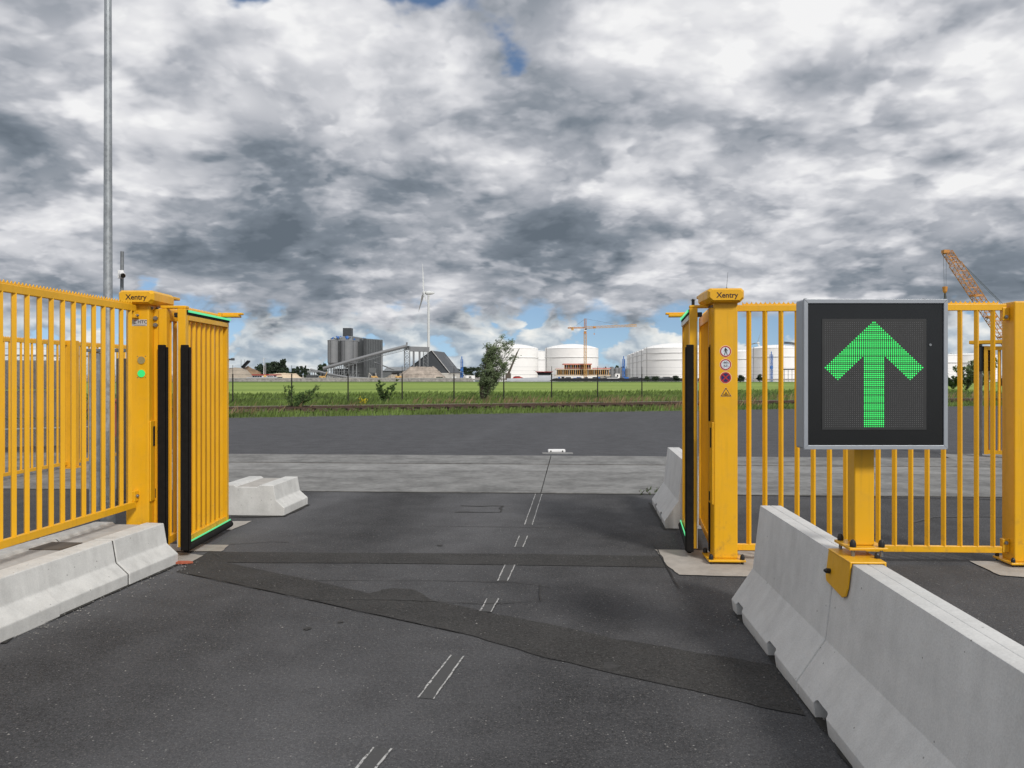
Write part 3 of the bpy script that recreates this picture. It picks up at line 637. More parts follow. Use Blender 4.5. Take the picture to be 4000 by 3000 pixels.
for s_ in (-1, 1): stroke(b, (xc-0.029, z3_-0.029*s_), (xc+0.029, z3_+0.029*s_), 0.010, -0.0022 if s_ > 0 else -0.0029)
b.build('red_cross', M['sign_red'], s3)
def tri(mb, r, y, cz): return mb.prism([(xc+0.003+r*math.cos(a), cz+r*math.sin(a)*0.96) for a in (R(90), R(210), R(330))], y-0.0006, y, 'y')
s4 = tri(MB(RPM), 0.0545, -0.0006, z4_-0.012).build('sign_sticker', M['sign_rim'], RP, label='triangular yellow warning sticker with a crushed figure')
tri(MB(RPM), 0.0520, -0.0014, z4_-0.012).build('sign_border', M['letter'], s4); tri(MB(RPM), 0.0400, -0.0022, z4_-0.012).build('sign_field', M['sign_yel'] if 'sign_yel' in M else Yl, s4)
b = MB(RPM); zz = z4_-0.016; disc(b, xc+0.003, zz+0.012, 0.0042, -0.003, 10)
b.prism([(xc-0.003, zz+0.008), (xc+0.009, zz+0.008), (xc+0.007, zz-0.016), (xc-0.001, zz-0.016)], -0.0035, -0.003, 'y')
for s_ in (-1, 1):
    for a, c in (((0.022, 0.0), (0.008, -0.005)), ((0.024, -0.008), (0.009, -0.008)), ((0.016, -0.002), (0.010, 0.001)), ((0.014, -0.010), (0.014, -0.016))): stroke(b, (xc+0.003+s_*a[0], zz+a[1]), (xc+0.003+s_*c[0], zz+c[1]), 0.003, -0.003)
b.build('crush_pictogram', M['letter'], s4)
an = thing('whip_antenna', tuple(RPM @ Vector((0.03, 0.12, 2.33))), 'thin dark whip antenna standing behind the right post cap', 'antenna')
q0 = RPM @ Vector((0.03, 0.12, 2.331)); MB().tube(q0, q0+Vector((0, 0, 0.02)), 0.008, 8).build('antenna_foot', M['cap'], an); MB().tube(q0+Vector((0, 0, 0.02)), q0+Vector((0.012, 0, 0.155)), 0.0016, 6, 0.001).build('antenna_rod', M['cap'], an)
# end post at the right edge
ep0 = RB+Vector((FEX.x, FEX.y))*0.02; EM = frame(ep0, FEX)
ep = thing('fence_post', (ep0.x, ep0.y, 0), 'wide yellow end post cut by the right edge of the picture', 'post')
MB(EM).box(0, 0.20, -0.10, 0.10, 0.045, 2.215).build('post_body', Yl, ep, bevel=0.010, seg=3)
MB(EM).box(-0.05, 0.25, -0.15, 0.15, 0.028, 0.046).build('base_plate', Yl, ep, bevel=0.004)
for bx, by in ((-0.025, -0.125), (-0.025, 0.125), (0.225, -0.125), (0.225, 0.125)):
    q = EM @ Vector((bx, by, 0)); MB().lathe((q.x, q.y, 0.046), [(0.017, 0), (0.017, 0.02), (0.011, 0.036), (0.003, 0.041)], 10).lathe((q.x, q.y, 0), [(0.01, 0.009), (0.01, 0.03)], 8).build('anchor_bolt', M['cap'], ep, smooth=40)

# ------------------------------------------------------------------ folding gates
def folding_gate(origin, u, s, label):
    """local x runs along the panel away from the camera; s=+1: passage lies on local -y"""
    Mx = frame(origin, u); root = thing('folding_gate', (origin[0], origin[1], 0), label, 'gate'); ang = math.atan2(u[1], u[0]); L = 1.20
    for k, oy in enumerate((0.0, 0.165)):
        yo = oy*s
        pn = MB(Mx).box(0, 0.075, yo-0.035, yo+0.035, 0.085, 2.185).build('gate_panel', Yl, root, bevel=0.004)
        pn.name = 'gate_panel'
        MB(Mx).box(L-0.06, L, yo-0.03, yo+0.03, 0.085, 2.175).build('far_stile', Yl, pn, bevel=0.004)
        MB(Mx).box(0.076, L-0.061, yo-0.024, yo+0.024, 2.085, 2.181).build('top_rail', Yl, pn, bevel=0.004)
        MB(Mx).box(0.076, L-0.061, yo-0.024, yo+0.024, 0.095, 0.165).build('bottom_rail', Yl, pn, bevel=0.004)
        me = diamond_bar(1.93, 0.021); me.materials.append(Yl)
        for i in range(8):
            p = Mx @ Vector((0.155+i*0.1265, yo, 0.16)); link('bar', me, pn, p-Vector((origin[0], origin[1], 0)), (0, 0, ang))
        spike_mesh(MB(Mx), 0.10, L-0.2, yo, 2.181).build('spike_strip', Yl, pn)
        rubber = MB(Mx)
        iy = -0.034*s if k == 0 else 0.0
        rubber.box(-0.035, -0.001, yo+iy-0.034, yo+iy+0.030, 0.062, 1.865)
        rubber.box(-0.028, -0.002, yo+iy-(0.046 if s > 0 else -0.030)-0.008, yo+iy-(0.046 if s > 0 else -0.030)+0.010, 0.066, 1.845)
        rubber.build('rubber_edge', M['rubber'], pn, bevel=0.006)
        if k == 0:
            MB(Mx).box(-0.0095, -0.0005, yo+0.0315*s-0.003, yo+0.0315*s+0.003, 0.09, 2.07).build('edge_trim', M['alu_pale'], pn)
            y0, y1 = sorted((yo-0.0255*s, yo-0.040*s))
            MB(Mx).box(0.03, L-0.005, y0, y1, 2.135, 2.176).build('light_channel', M['rubber'], pn)
            a0, a1 = sorted((yo-0.0405*s, yo-0.050*s))
            MB(Mx).box(0.05, L+0.004, a0, a1, 2.156, 2.175).build('green_light_strip', M['led_strip'], pn)
            MB(Mx).box(0.08, L-0.03, y0, y1, 2.087, 2.128).build('pale_rail_strip', M['alu_pale'] if s < 0 else Yl, pn)
            MB(Mx).box(0.03, L, a0, a1, 0.116, 0.127).build('green_light_strip', M['led_strip'], pn)
            q0 = Mx @ Vector((0.01, yo-0.036*s, 0.072)); q1 = Mx @ Vector((L+0.03, yo-0.036*s, 0.072))
            MB().tube(q0, q1, 0.032, 10).build('rubber_roll', M['rubber'], pn, smooth=50)
            ar = MB(Mx); c0, c1 = sorted((yo+0.02*s, yo-0.20*s)); ar.box(L-0.11, L-0.05, c0, c1, 2.208, 2.230)
            c0, c1 = sorted((yo+0.06*s, yo-0.17*s)); ar.box(L-0.16, L-0.03, c0, c1, 2.183, 2.2075); ar.box(L-0.20, L-0.155, yo-0.02, yo+0.02, 2.182, 2.225)
            ar.build('guide_arm', Yl, pn, bevel=0.006)
            hb = MB(Mx); c0, c1 = sorted((yo-0.035*s, yo+0.19*s)); hb.box(0.01, 0.09, c0, c1, 2.188, 2.212); hb.build('head_bracket', Yl, pn, bevel=0.006)
            bt = MB(Mx); bt.box(0.02, 0.10, yo+0.055*s-0.02, yo+0.055*s+0.02, 2.11, 2.15); bt.build('black_buffer', M['cap'], pn, bevel=0.006)
    # hinge column next to the post and its hinge hardware
    y0, y1 = sorted((0.205*s, 0.25*s)); MB(Mx).box(0.02, 0.07, y0, y1, 0.06, 2.18).build('hinge_column', Yl, root, bevel=0.005)
    nb = MB(Mx); nut(nb, (0.02, 0.23*s, 2.10), (-1, 0, 0), 0.02, 0.02); nut(nb, (0.02, 0.23*s, 2.04), (-1, 0, 0), 0.02, 0.02); nb.split('hinge_bolt', M['steel'], root, 2)
    return root, Mx
LG, LGM = folding_gate((-2.905, 7.29), (-0.02, 1.0), 1, 'left folded yellow gate leaf with green light strips')
# local -y of the left frame points to +X (passage): s=+1.  For the right leaf the passage lies on local +y: s=-1
RG, RGM = folding_gate((1.585, 7.24), (0.145, 0.989), -1, 'right folded yellow gate leaf partly hiding its bars edge-on')
bc = RGM @ Vector((0.06, 0.0, 0)); be = thing('gate_beacon', (bc.x, bc.y, 2.213), 'small black cylindrical beacon on top of the right gate leaf', 'beacon')
MB().lathe((bc.x, bc.y, 2.2125), [(0.014, 0), (0.014, 0.045), (0.022, 0.046), (0.022, 0.050), (0.011, 0.052), (0.009, 0.058)], 12).build('beacon_body', M['cap'], be, smooth=40)

# ------------------------------------------------------------------ concrete barriers
PROF = [(0.252, 0.0), (0.262, 0.075), (0.120, 0.285), (0.070, 0.712), (0.004, 0.713), (0.0, 0.709), (-0.004, 0.713), (-0.070, 0.712), (-0.120, 0.285), (-0.262, 0.075), (-0.252, 0.0)]
def jersey(origin, u, L, notches, grooves, label, bevel=0.014):
    Mx = frame(origin, u)     # local x along the barrier, y across
    st = [0.0]; shr = [0]
    for g in grooves: st += [g-0.009, g-0.006, g+0.006, g+0.009]; shr += [0, 1, 1, 0]
    st.append(L); shr.append(0); n = len(PROF); vs_ = []; fs = []
    for x, h in zip(st, shr):
        k = 0.011*h
        for y, z in PROF: vs_.append((x, y-math.copysign(k, y) if abs(y) > 0.01 else y, z-k if z > 0.5 else z))
    for i in range(len(st)-1): fs += [(i*n+j, i*n+(j+1) % n, (i+1)*n+(j+1) % n, (i+1)*n+j) for j in range(n)]
    fs += [tuple(range(n)), tuple((len(st)-1)*n+j for j in range(n-1, -1, -1))]
    mb = MB().add(vs_, fs); me = mb.mesh('concrete_barrier'); o = bpy.data.objects.new('concrete_barrier', me); col.objects.link(o)
    me.materials.append(M['barrier'])
    cut = MB()
    for a, w_ in notches:
        cut.prism([(a-w_/2, -0.1), (a+w_/2, -0.1), (a+w_/2, 0.075), (a+w_*0.46, 0.088), (a+w_*0.38, 0.094), (a-w_*0.38, 0.094), (a-w_*0.46, 0.088), (a-w_/2, 0.075)], -0.4, 0.4, 'y')
    cm = cut.mesh('cut'); co = bpy.data.objects.new('cut', cm); col.objects.link(co)
    if notches:
        md = o.modifiers.new('b', 'BOOLEAN'); md.operation = 'DIFFERENCE'; md.object = co; md.solver = 'EXACT'
    bv = o.modifiers.new('bevel', 'BEVEL'); bv.width = bevel; bv.segments = 3; bv.limit_method = 'ANGLE'; bv.angle_limit = R(24)
    dg = bpy.context.evaluated_depsgraph_get(); me2 = bpy.data.meshes.new_from_object(o.evaluated_get(dg)); o.modifiers.clear(); o.data = me2
    bpy.data.objects.remove(co)
    for p_ in me2.polygons: p_.use_smooth = True
    me2.set_sharp_from_angle(angle=R(38))
    o.matrix_world = Mx; o.location.z = 0.002
    return tag(o, label, 'barrier')
BU = Vector((0.052, 1.0)); B0 = Vector((1.755, 5.63))
jersey(B0, -BU, 4.6, [(0.22, 0.17), (1.02, 0.17), (1.88, 0.18), (2.7, 0.17), (3.6, 0.17)], [1.52], 'long grey concrete barrier in the right foreground carrying the arrow sign')
jersey(Vector((1.85, 8.62)), Vector((0.083, 1.0)), 1.55, [(0.45, 0.13), (1.05, 0.13)], [], 'short grey concrete barrier standing behind the right gate leaf')

KP = [(0.0, 0.0), (0.0, 0.092), (-0.098, 0.176), (-0.128, 0.345), (-0.285, 0.347), (-0.315, 0.325), (-0.560, 0.325), (-0.590, 0.347), (-0.745, 0.345), (-0.775, 0.176), (-0.873, 0.092), (-0.873, 0.0)]
def kerb_piece(mb_M, x0, x1, root, name='kerb_section', sink=0.0, out=0.0, mat='kerb'):
    pts = [(-(p[0]+out), p[1]+(sink if p[1] > 0 else 0)) for p in KP]          # local y = away from the lane
    # local frame: x along (towards the camera), y to its left
    o = MB(mb_M).prism(pts, x0, x1, 'x').build(name, M[mat], root, bevel=0.007, seg=2); return o
K0 = Vector((-2.825, 7.02)); KU = Vector((-0.111, -1.0)).normalized(); KM = frame(K0, KU)
# (frame: x towards the camera, y points to +X; mirror y so that the kerb lies on -X)
KM = KM @ Matrix.Diagonal((1, -1, 1, 1))
kb = thing('kerb_island', (K0.x, K0.y, 0), 'low pale concrete kerb island under the left railing', 'kerb')
for (a, b, sk, ou) in ((0.0, 0.722, 0.0, 0.0), (0.730, 1.542, -0.004, -0.008), (1.552, 2.36, 0.003, 0.014), (2.368, 3.2, 0.0, 0.0)):
    kerb_piece(KM, a, b, kb, 'kerb_section', sk, ou)
for g_ in (0.726, 1.547, 2.364): kerb_piece(KM, g_-0.0042, g_+0.0042, kb, 'joint_shade_backing', -0.006, -0.007, 'slot')  # added dark backing, puts the shade of the open joints into colour
MB(KM).box(0.02, 3.18, 0.32, 0.555, 0.324, 0.330).build('mortar_top', M['kerbtop'], kb)
MB(KM).box(0.80, 1.06, 0.33, 0.575, 0.331, 0.336).build('dark_hatch', M['brown'], kb, label='dark square inlay in the top of the kerb')
# the matching block beyond the gate
K2 = Vector((-2.585, 9.41)); KM2 = frame(K2, Vector((0.075, 1.0)).normalized())
kb2 = thing('kerb_island', (K2.x, K2.y, 0), 'low pale concrete kerb block beyond the left gate leaf', 'kerb')
kerb_piece(KM2 @ Matrix.Translation((0, 0, 0)), 0.0, 0.84, kb2)
MB(KM2).box(0.03, 0.81, 0.32, 0.555, 0.324, 0.3275).build('mortar_top', M['kerbtop'], kb2)

seg('foot_line', [(702, 2205), (490, 2292), (330, 2362), (214, 2414), (90, 2468), (0, 2517)], 0.055, 0.0095, M['damp'], 'dark damp dirt line along the foot of the left kerb', jit=0.012)
seg('foot_line', [(900, 2020), (1010, 2021), (1108, 2018), (1204, 1973)], 0.05, 0.0095, M['damp'], 'dark line round the foot of the far kerb block', jit=0.012)
seg('foot_line', [(2880, 2402), (2960, 2490), (3060, 2620), (3140, 2735), (3230, 2850), (3338, 3004)], 0.04, 0.0095, M['damp'], 'dark line along the foot of the long barrier', jit=0.010)  # dark strip laid along the foot, like those at the other blocks
seg('foot_line', [(2538, 1966), (2570, 2020), (2598, 2070), (2660, 2070)], 0.035, 0.0095, M['damp'], 'dark line at the foot of the short barrier', jit=0.008)
r = random.Random(5)
for k, (px, py, w_, lab) in enumerate(((1200, 2458, .03, 'dark tar spot left of the long dash'), (1330, 2432, .024, 'small tar spot above the larger one'), (1720, 2132, .035, 'small dark stain above the narrow repair'), (2385, 2605, .06, 'faint oil stain inside the wide repair'))):
    c = G(px, py); tag(MB().add([(c[0]+w_*math.cos(a)*r.uniform(.6, 1.1), c[1]+w_*1.1*math.sin(a)*r.uniform(.6, 1.1), 0.0052) for a in [i*math.pi/6 for i in range(12)]], [tuple(range(12))]).build('road_stain', M['stain']), lab, None, None, 'structure')
pebm = [MB().add([(0.008, 0, 0), (0, 0.007, 0), (-0.009, 0, 0), (0, -0.006, 0), (0.001, 0, 0.008)], [(0, 1, 4), (1, 2, 4), (2, 3, 4), (3, 0, 4)]) for _ in range(1)]
pg = MB()
for k in range(260):
    if k % 3: t_ = r.random(); c = Vector(G(702, 2205)).lerp(Vector(G(0, 2517)), t_)+Vector((abs(r.gauss(0, .12)), r.gauss(0, .05)))
    elif k % 2: c = Vector((1.5-.055*r.random()*2, 5.5-2.2*r.random()))-Vector((abs(r.gauss(0, .08))-.02, 0))
    else: c = Vector((r.uniform(-2.6, 1.3), r.uniform(3.3, 9)))
    q = r.uniform(.4, 1.2); a = r.random()*6; pg.add([(c.x+math.cos(a+i)*.007*q, c.y+math.sin(a+i)*.006*q, 0.0102) for i in (0, 1.5, 3.1, 4.6)]+[(c.x, c.y, 0.0102+.006*q)], [(0, 1, 4), (1, 2, 4), (2, 3, 4), (3, 0, 4)])
tag(pg.build('road_grit', M['grit']), 'scattered pale grit on the asphalt, thickest along the kerb', 'grit', None, 'stuff')
# ------------------------------------------------------------------ arrow sign
sgx, sgy = 1.713, 4.03
sg = thing('arrow_sign', (sgx, sgy, 0.72), 'square LED sign with a green upward arrow on a yellow post', 'sign')
SM = frame((sgx, sgy), (1, -0.03))
MB(SM).box(-0.048, 0.048, 0, 0.096, 0.772, 1.90).build('sign_post', Yl, sg, bevel=0.006)
bpn = MB(SM).box(-0.092, 0.092, -0.055, 0.155, 0.758, 0.771).build('base_plate', Yl, sg, bevel=0.003)
BMx = frame(B0, -BU); bo = 1.47
br = MB(BMx); t = 0.009
br.box(bo-0.02, bo+0.29, -0.085, 0.085, 0.7165, 0.7265).build('saddle_top', Yl, sg, bevel=0.004)
for s_ in (-1, 1):
    # side cheeks follow the slope of the barrier
    def ck(x, z): return (x, s_*(0.0705+(0.712-z)*0.117+0.004), z)
    out = [(bo-0.02, 0.722), (bo-0.02, 0.585), (bo+0.0, 0.566), (bo+0.235, 0.545), (bo+0.275, 0.560), (bo+0.29, 0.60), (bo+0.29, 0.722)]
    a = [ck(x, z) for x, z in out]; c = [(x, y+s_*t, z) for x, y, z in a]; n = len(a)
    MB(BMx).add(a+c, [tuple(range(n)), tuple(range(2*n-1, n-1, -1))]+[(i, (i+1) % n, n+(i+1) % n, n+i) for i in range(n)]).build('saddle_cheek', Yl, sg, bevel=0.003)
q = BMx @ Vector((bo+0.04, -0.112, 0.625)); d_ = (BMx.to_3x3() @ Vector((0, -1, 0)))
for s_ in (-1, 1):
    q = BMx @ Vector((bo+0.04, s_*0.0935, 0.625)); dv = BMx.to_3x3() @ Vector((0, s_, 0.1)).normalized()
    MB().tube(q, q+dv*0.02, 0.013, 10).tube(q+dv*0.02, q+dv*0.032, 0.013, 10, 0.005).build('bolt_cap', M['cap'], sg, smooth=40)
for bx, by in ((-0.068, -0.032), (0.068, -0.032), (-0.068, 0.132), (0.068, 0.132)):
    q = SM @ Vector((bx, by, 0)); MB().lathe((q.x, q.y, 0.7715), [(0.015, 0), (0.015, 0.018), (0.010, 0.032), (0.003, 0.036)], 12).build('bolt_cap', M['cap'], sg, smooth=40)
    MB().lathe((q.x, q.y, 0.7266), [(0.009, 0), (0.009, 0.031)], 8).build('stud', M['steel'], sg)
q = SM @ Vector((0.03, -0.075, 0)); MB().lathe((q.x, q.y, 0.7266), [(0.013, 0), (0.013, 0.014), (0.008, 0.026), (0.002, 0.03)], 12).build('bolt_cap', M['cap'], sg, smooth=40)
SY = 3.915; BX = Matrix.Translation((0, SY, 0))
sx0, sx1 = (3138-2000)/F*SY, (3699-2000)/F*SY; sz0, sz1 = pz(1755, SY), pz(1169, SY)
box = MB(BX).box(sx0, sx1, 0.004, 0.106, sz0, sz1).build('housing', M['alu'], sg, bevel=0.010, seg=3)
fw = 0.0195
for nm, pts in (('frame_top', [(sx0, sz1), (sx1, sz1), (sx1-fw, sz1-fw), (sx0+fw, sz1-fw)]), ('frame_bottom', [(sx0, sz0), (sx1, sz0), (sx1-fw, sz0+fw), (sx0+fw, sz0+fw)]),
                ('frame_side', [(sx0, sz0+0.0006), (sx0, sz1-0.0006), (sx0+fw-0.0004, sz1-fw), (sx0+fw-0.0004, sz0+fw)]), ('frame_side', [(sx1, sz0+0.0006), (sx1, sz1-0.0006), (sx1-fw+0.0004, sz1-fw), (sx1-fw+0.0004, sz0+fw)])):
    MB(BX).prism(pts, -0.010, 0.003, 'y').build(nm, M['alu'], sg, bevel=0.0015)
MB(BX).box(sx0+fw, sx1-fw, -0.002, 0.0035, sz0+fw, sz1-fw).build('black_screen', M['screen'], sg)
pxu = SY/F
lx0 = (3210-2000)*pxu; lx1 = (3617-2000)*pxu; lz0 = pz(1678, SY); lz1 = pz(1246, SY)
lp = MB(BX).box(lx0, lx1, -0.0045, -0.0022, lz0, lz1).build('led_panel', M['panel'], sg)
def lit(c, r):
    c2 = min(c, 47-c)
    if r < 18: return c2 >= 23-r
    if 19 <= c2: return True
    if r <= 29: return max(23-r, r-23) <= c2 <= 35-r
    return False
on, off = MB(BX), MB(BX)
for r in range(54):
    for c in range(48):
        X = (3223+c*8.06-2000)*pxu; Z = pz(1260+r*7.66, SY); l = lit(c, r)
        a = (3.05 if r % 4 != 1 else 2.35)*pxu if l else 1.25*pxu
        q = on if l else off
        y = -0.0062
        pts = [(X+a*math.cos(k*math.pi/3), Z+a*math.sin(k*math.pi/3)) for k in range(6)]
        q.add([(p[0], -0.0046, p[1]) for p in pts]+[(X+(p[0]-X)*0.7, y, Z+(p[1]-Z)*0.7) for p in pts], [(6, 7, 8, 9, 10, 11)]+[(k, (k+1) % 6, 6+(k+1) % 6, 6+k) for k in range(6)])
o = on.build('green_arrow', M['led_on'], lp, label='lit green upward arrow of LED dots'); o['kind'] = 'stuff'
o = off.build('unlit_dots', M['led_off'], lp); o['kind'] = 'stuff'
disc(MB(BX), (3633-2000)*pxu, pz(1347, SY), 0.006, -0.0021, 14, 0.003).build('light_sensor', M['galv_dark'], sg)
for px in (3163, 3632):
    X = (px-2000)*pxu; MB().lathe((X, SY+0.06, sz1-0.001), [(0.009, 0), (0.009, 0.008), (0.006, 0.010)], 8).build('lifting_bolt', M['steel'], sg)

# ------------------------------------------------------------------ masts behind the left railing
lm = thing('lamp_mast', (-4.36, 8.95, 0), 'tall galvanised lamp mast rising out of the picture on the left', 'lamp mast')
MB().lathe((-4.36, 8.95, 0), [(0.075, 0), (0.072, 1.6), (0.066, 1.72), (0.050, 1.86), (0.044, 3.2), (0.037, 5.6), (0.031, 8.0), (0.0, 8.01)], 20).build('mast', M['galv'], lm, smooth=40)
MB().box(-4.405, -4.315, 8.872, 8.885, 0.5, 1.0).build('mast_door', M['galv'], lm)
MB().tube((-4.36, 8.95, 7.9), (-4.36, 8.1, 8.1), 0.03, 10).build('mast_arm', M['galv'], lm, smooth=40); MB().box(-4.46, -4.26, 7.4, 8.1, 8.06, 8.16).build('lamp_head', M['galv_dark'], lm, bevel=0.03)
gp = thing('galvanised_post', (-4.62, 9.2, 0), 'short square galvanised post with a flat top plate beside the lamp mast', 'post')
MB().box(-4.67, -4.55, 9.15, 9.27, 0, 1.85).build('post_body', M['galv'], gp, bevel=0.008); MB().box(-4.70, -4.30, 9.13, 9.29, 1.855, 1.89).build('top_plate', M['galv_dark'], gp, bevel=0.004)
cp = thing('camera_pole', (-4.71, 10.0, 0), 'slim grey camera pole with a brown lower half behind the left railing', 'pole')
MB().tube((-4.71, 10.0, 1.75), (-4.70, 10.0, 3.09), 0.021, 12).build('pole_tube', M['galv_dark'], cp, smooth=40)
MB().box(-4.752, -4.668, 9.955, 10.045, 0.1, 1.80).box(-4.83, -4.59, 9.88, 10.12, 0.0, 0.1).build('pole_base', M['brown'], cp, bevel=0.006)
ca = thing('security_camera', (-4.70, 9.97, 2.82), 'white bullet security camera on the slim grey pole', 'camera')
MB().box(-4.735, -4.665, 9.955, 9.975, 2.76, 2.86).build('wall_bracket', M['white'], ca, bevel=0.006)
MB().tube((-4.69, 9.965, 2.815), (-4.63, 9.87, 2.785), 0.033, 14).build('camera_body', M['white'], ca, smooth=40)
MB().tube((-4.6305, 9.8705, 2.7852), (-4.62, 9.853, 2.780), 0.028, 14).build('camera_lens', M['glass'], ca, smooth=40)

# far yellow railing beyond the left one
fa = Vector((-7.72, 11.2)); fb = Vector((-7.42, 17.2))
railing('railing', fa, fb, 0.07, 2.16, 0, 'distant yellow spiked railing seen through the bars of the left railing', mat=M['yellow_far'])
MB_ = thing('fence_post', (-7.50, 14.2, 0), 'yellow post in the middle of the distant railing', 'post')
MB().box(-7.60, -7.46, 14.1, 14.3, 0.03, 2.19).build('post_body', M['yellow_far'], MB_, bevel=0.008); MB().box(-7.66, -7.40, 14.04, 14.36, 0.0, 0.03).build('base_plate', M['yellow_far'], MB_)
sheet('kerb_strip', [(-16, 10.3), (-7.15, 15.2), (-6.9, 17.6), (-7.4, 17.8), (-16, 12.6)], 0.010, M['slab'], 'pale concrete kerb strip under the distant railing')
# concrete panel wall and chain-link fence further back
cw = thing('concrete_wall', (-12.5, 18.5, 0), 'grey concrete panel wall behind the distant railing', 'wall')
for i in range(5):
    x1 = -10.25-i*1.6; y1 = 18.9-i*0.9
    d = Vector((-1.6, -0.9)).normalized(); Mw = frame((x1, y1), d)
    for j, (za, zb) in enumerate(((0, 0.62), (0.635, 1.26), (1.275, 1.93))): MB(Mw).box(0.01, 1.825, -0.06, 0.06+0.012*(j % 2), za, zb).build('wall_panel', M['wall'], cw, bevel=0.01)
    MB(Mw).box(-0.06, 0.06, -0.11, 0.09, 0, 2.0).build('wall_post', M['fdark'], cw, bevel=0.01)
cf = thing('chain_link_fence', (-12.0, 17.6, 0), 'galvanised chain-link fence in front of the concrete wall', 'fence')
fA = Vector((-9.0, 18.6, 0)); fB = Vector((-15.5, 14.4, 0)); dd = (fB-fA); Lf = dd.length; du = dd.normalized(); mb = MB()
Mf = frame(fA, dd)
w = MB(Mf); s_ = 0.075; hgt = 1.95; n = int((Lf+hgt)/s_)
for k in range(n):
    for sg_ in (1, -1):
        a = k*s_-(hgt if sg_ > 0 else 0); x0, x1 = (a, a+hgt) if sg_ > 0 else (a+hgt-hgt, a-hgt)
        p0 = [x0, 0.05]; p1 = [x1, 0.05+hgt]
        def clipx(p, q_, lim):
            tt = (lim-p[0])/(q_[0]-p[0]); return [lim, p[1]+(q_[1]-p[1])*tt]
        if max(p0[0], p1[0]) < 0 or min(p0[0], p1[0]) > Lf: continue
        for lim, f_ in ((0, min), (Lf, max)):
            if (p0[0] < 0 if lim == 0 else p0[0] > Lf): p0 = clipx(p0, p1, lim)
            if (p1[0] < 0 if lim == 0 else p1[0] > Lf): p1 = clipx(p1, p0, lim)
        w.tube((p0[0], 0, p0[1]), (p1[0], 0, p1[1]), 0.002, 3, caps=False)
o = w.build('wire_mesh', M['galv_dark'], cf); o['kind'] = 'stuff'
for k in range(5):
    q = fA+du*(Lf*k/4); MB().tube((q.x, q.y, 0), (q.x, q.y, 2.35), 0.03, 10).build('post', M['galv'], cf, smooth=40)
for zz in (0.45, 2.02, 2.16, 2.30):
    MB().tube(fA+Vector((0, 0, zz)), fB+Vector((0, 0, zz)), 0.021 if zz < 2.1 else 0.004, 6).build('rail' if zz < 2.1 else 'barbed_wire', M['galv'], cf)
ws = thing('warning_sign', (-10.9, 17.3, 1.4), 'small white sign with a red diamond on the chain-link fence', 'sign')
sc0 = P(18, 1500, 17.2); MB().box(sc0[0]-0.11, sc0[0]+0.11, sc0[1]-0.55, sc0[1]-0.54, sc0[2]-0.13, sc0[2]+0.13).build('sign_plate', M['white'], ws)
MB().prism([(sc0[0]+0.0, sc0[2]+0.08), (sc0[0]+0.08, sc0[2]), (sc0[0], sc0[2]-0.08), (sc0[0]-0.08, sc0[2])], sc0[1]-0.553, sc0[1]-0.5505, 'y').build('red_diamond', M['sign_red'], ws)
rc = thing('red_container', (-9.4, 20.0, 0), 'faded red bin standing behind the distant railing', 'container')
MB().box(-9.75, -8.9, 19.8, 20.6, 0.12, 0.95).build('bin_body', M['fred'], rc, bevel=0.03); MB().box(-9.80, -8.85, 19.75, 20.65, 0.955, 1.02).build('bin_lid', M['fred'], rc, bevel=0.02)
for x_ in (-9.7, -8.95): MB().tube((x_-0.03, 19.85, 0.06), (x_+0.03, 19.85, 0.06), 0.06, 10).build('wheel', M['rubber'], rc)

# ------------------------------------------------------------------ far right gate, signal
fg = thing('folding_gate', (9.2, 16.0, 0), 'folded yellow gate leaf standing far right behind the end post', 'gate')
Mg = frame((9.14, 16.05), (0.55, -0.45))
for k in range(2):
    yo = 0.1*k; pn = MB(Mg).box(0, 0.06, yo-0.03, yo+0.03, 0.07, 2.16).build('gate_panel', M['yellow_far'], fg)
    MB(Mg).box(0.061, 0.60, yo-0.025, yo+0.025, 2.08, 2.15).build('top_rail', M['yellow_far'], pn); MB(Mg).box(0.061, 0.60, yo-0.025, yo+0.025, 0.08, 0.15).build('bottom_rail', M['yellow_far'], pn)
    me = diamond_bar(1.95); me.materials.append(M['yellow_far'])
    for i in range(4): link('bar', me, pn, (Mg @ Vector((0.12+i*0.125, yo, 0.14)))-Vector((9.2, 16.0, 0)), (0, 0, math.atan2(-0.45, 0.55)))
MB(Mg).box(-0.25, 0.75, -0.09, 0.19, 2.20, 2.27).build('guide_arm', M['yellow_far'], fg, bevel=0.01)
tl = thing('signal_head', (9.02, 16.2, 0), 'black traffic signal on a grey post beside the far gate leaf', 'traffic signal')
q = P(3838, 1400, 16.2); MB().tube((q[0], 16.3, 0), (q[0], 16.3, 2.25), 0.05, 12).build('post', M['galv'], tl, smooth=40); MB().box(q[0]-0.10, q[0]+0.10, 16.06, 16.24, 1.68, 2.16).build('signal_box', M['cap'], tl, bevel=0.02)
for k in range(2): MB().lathe((q[0]+0.0, 16.0, 0), [(0.07, 0)], 4) if False else disc(MB(), q[0], 2.05-0.24*k, 0.075, 16.058, 18, 0.004).build('signal_lens', M['glass'], tl)
sheet('foundation_pad', [(8.2, 15.3), (9.9, 15.2), (10.1, 16.6), (8.6, 16.7)], 0.017, M['slab_pale'], 'pale concrete pad under the far gate leaf')
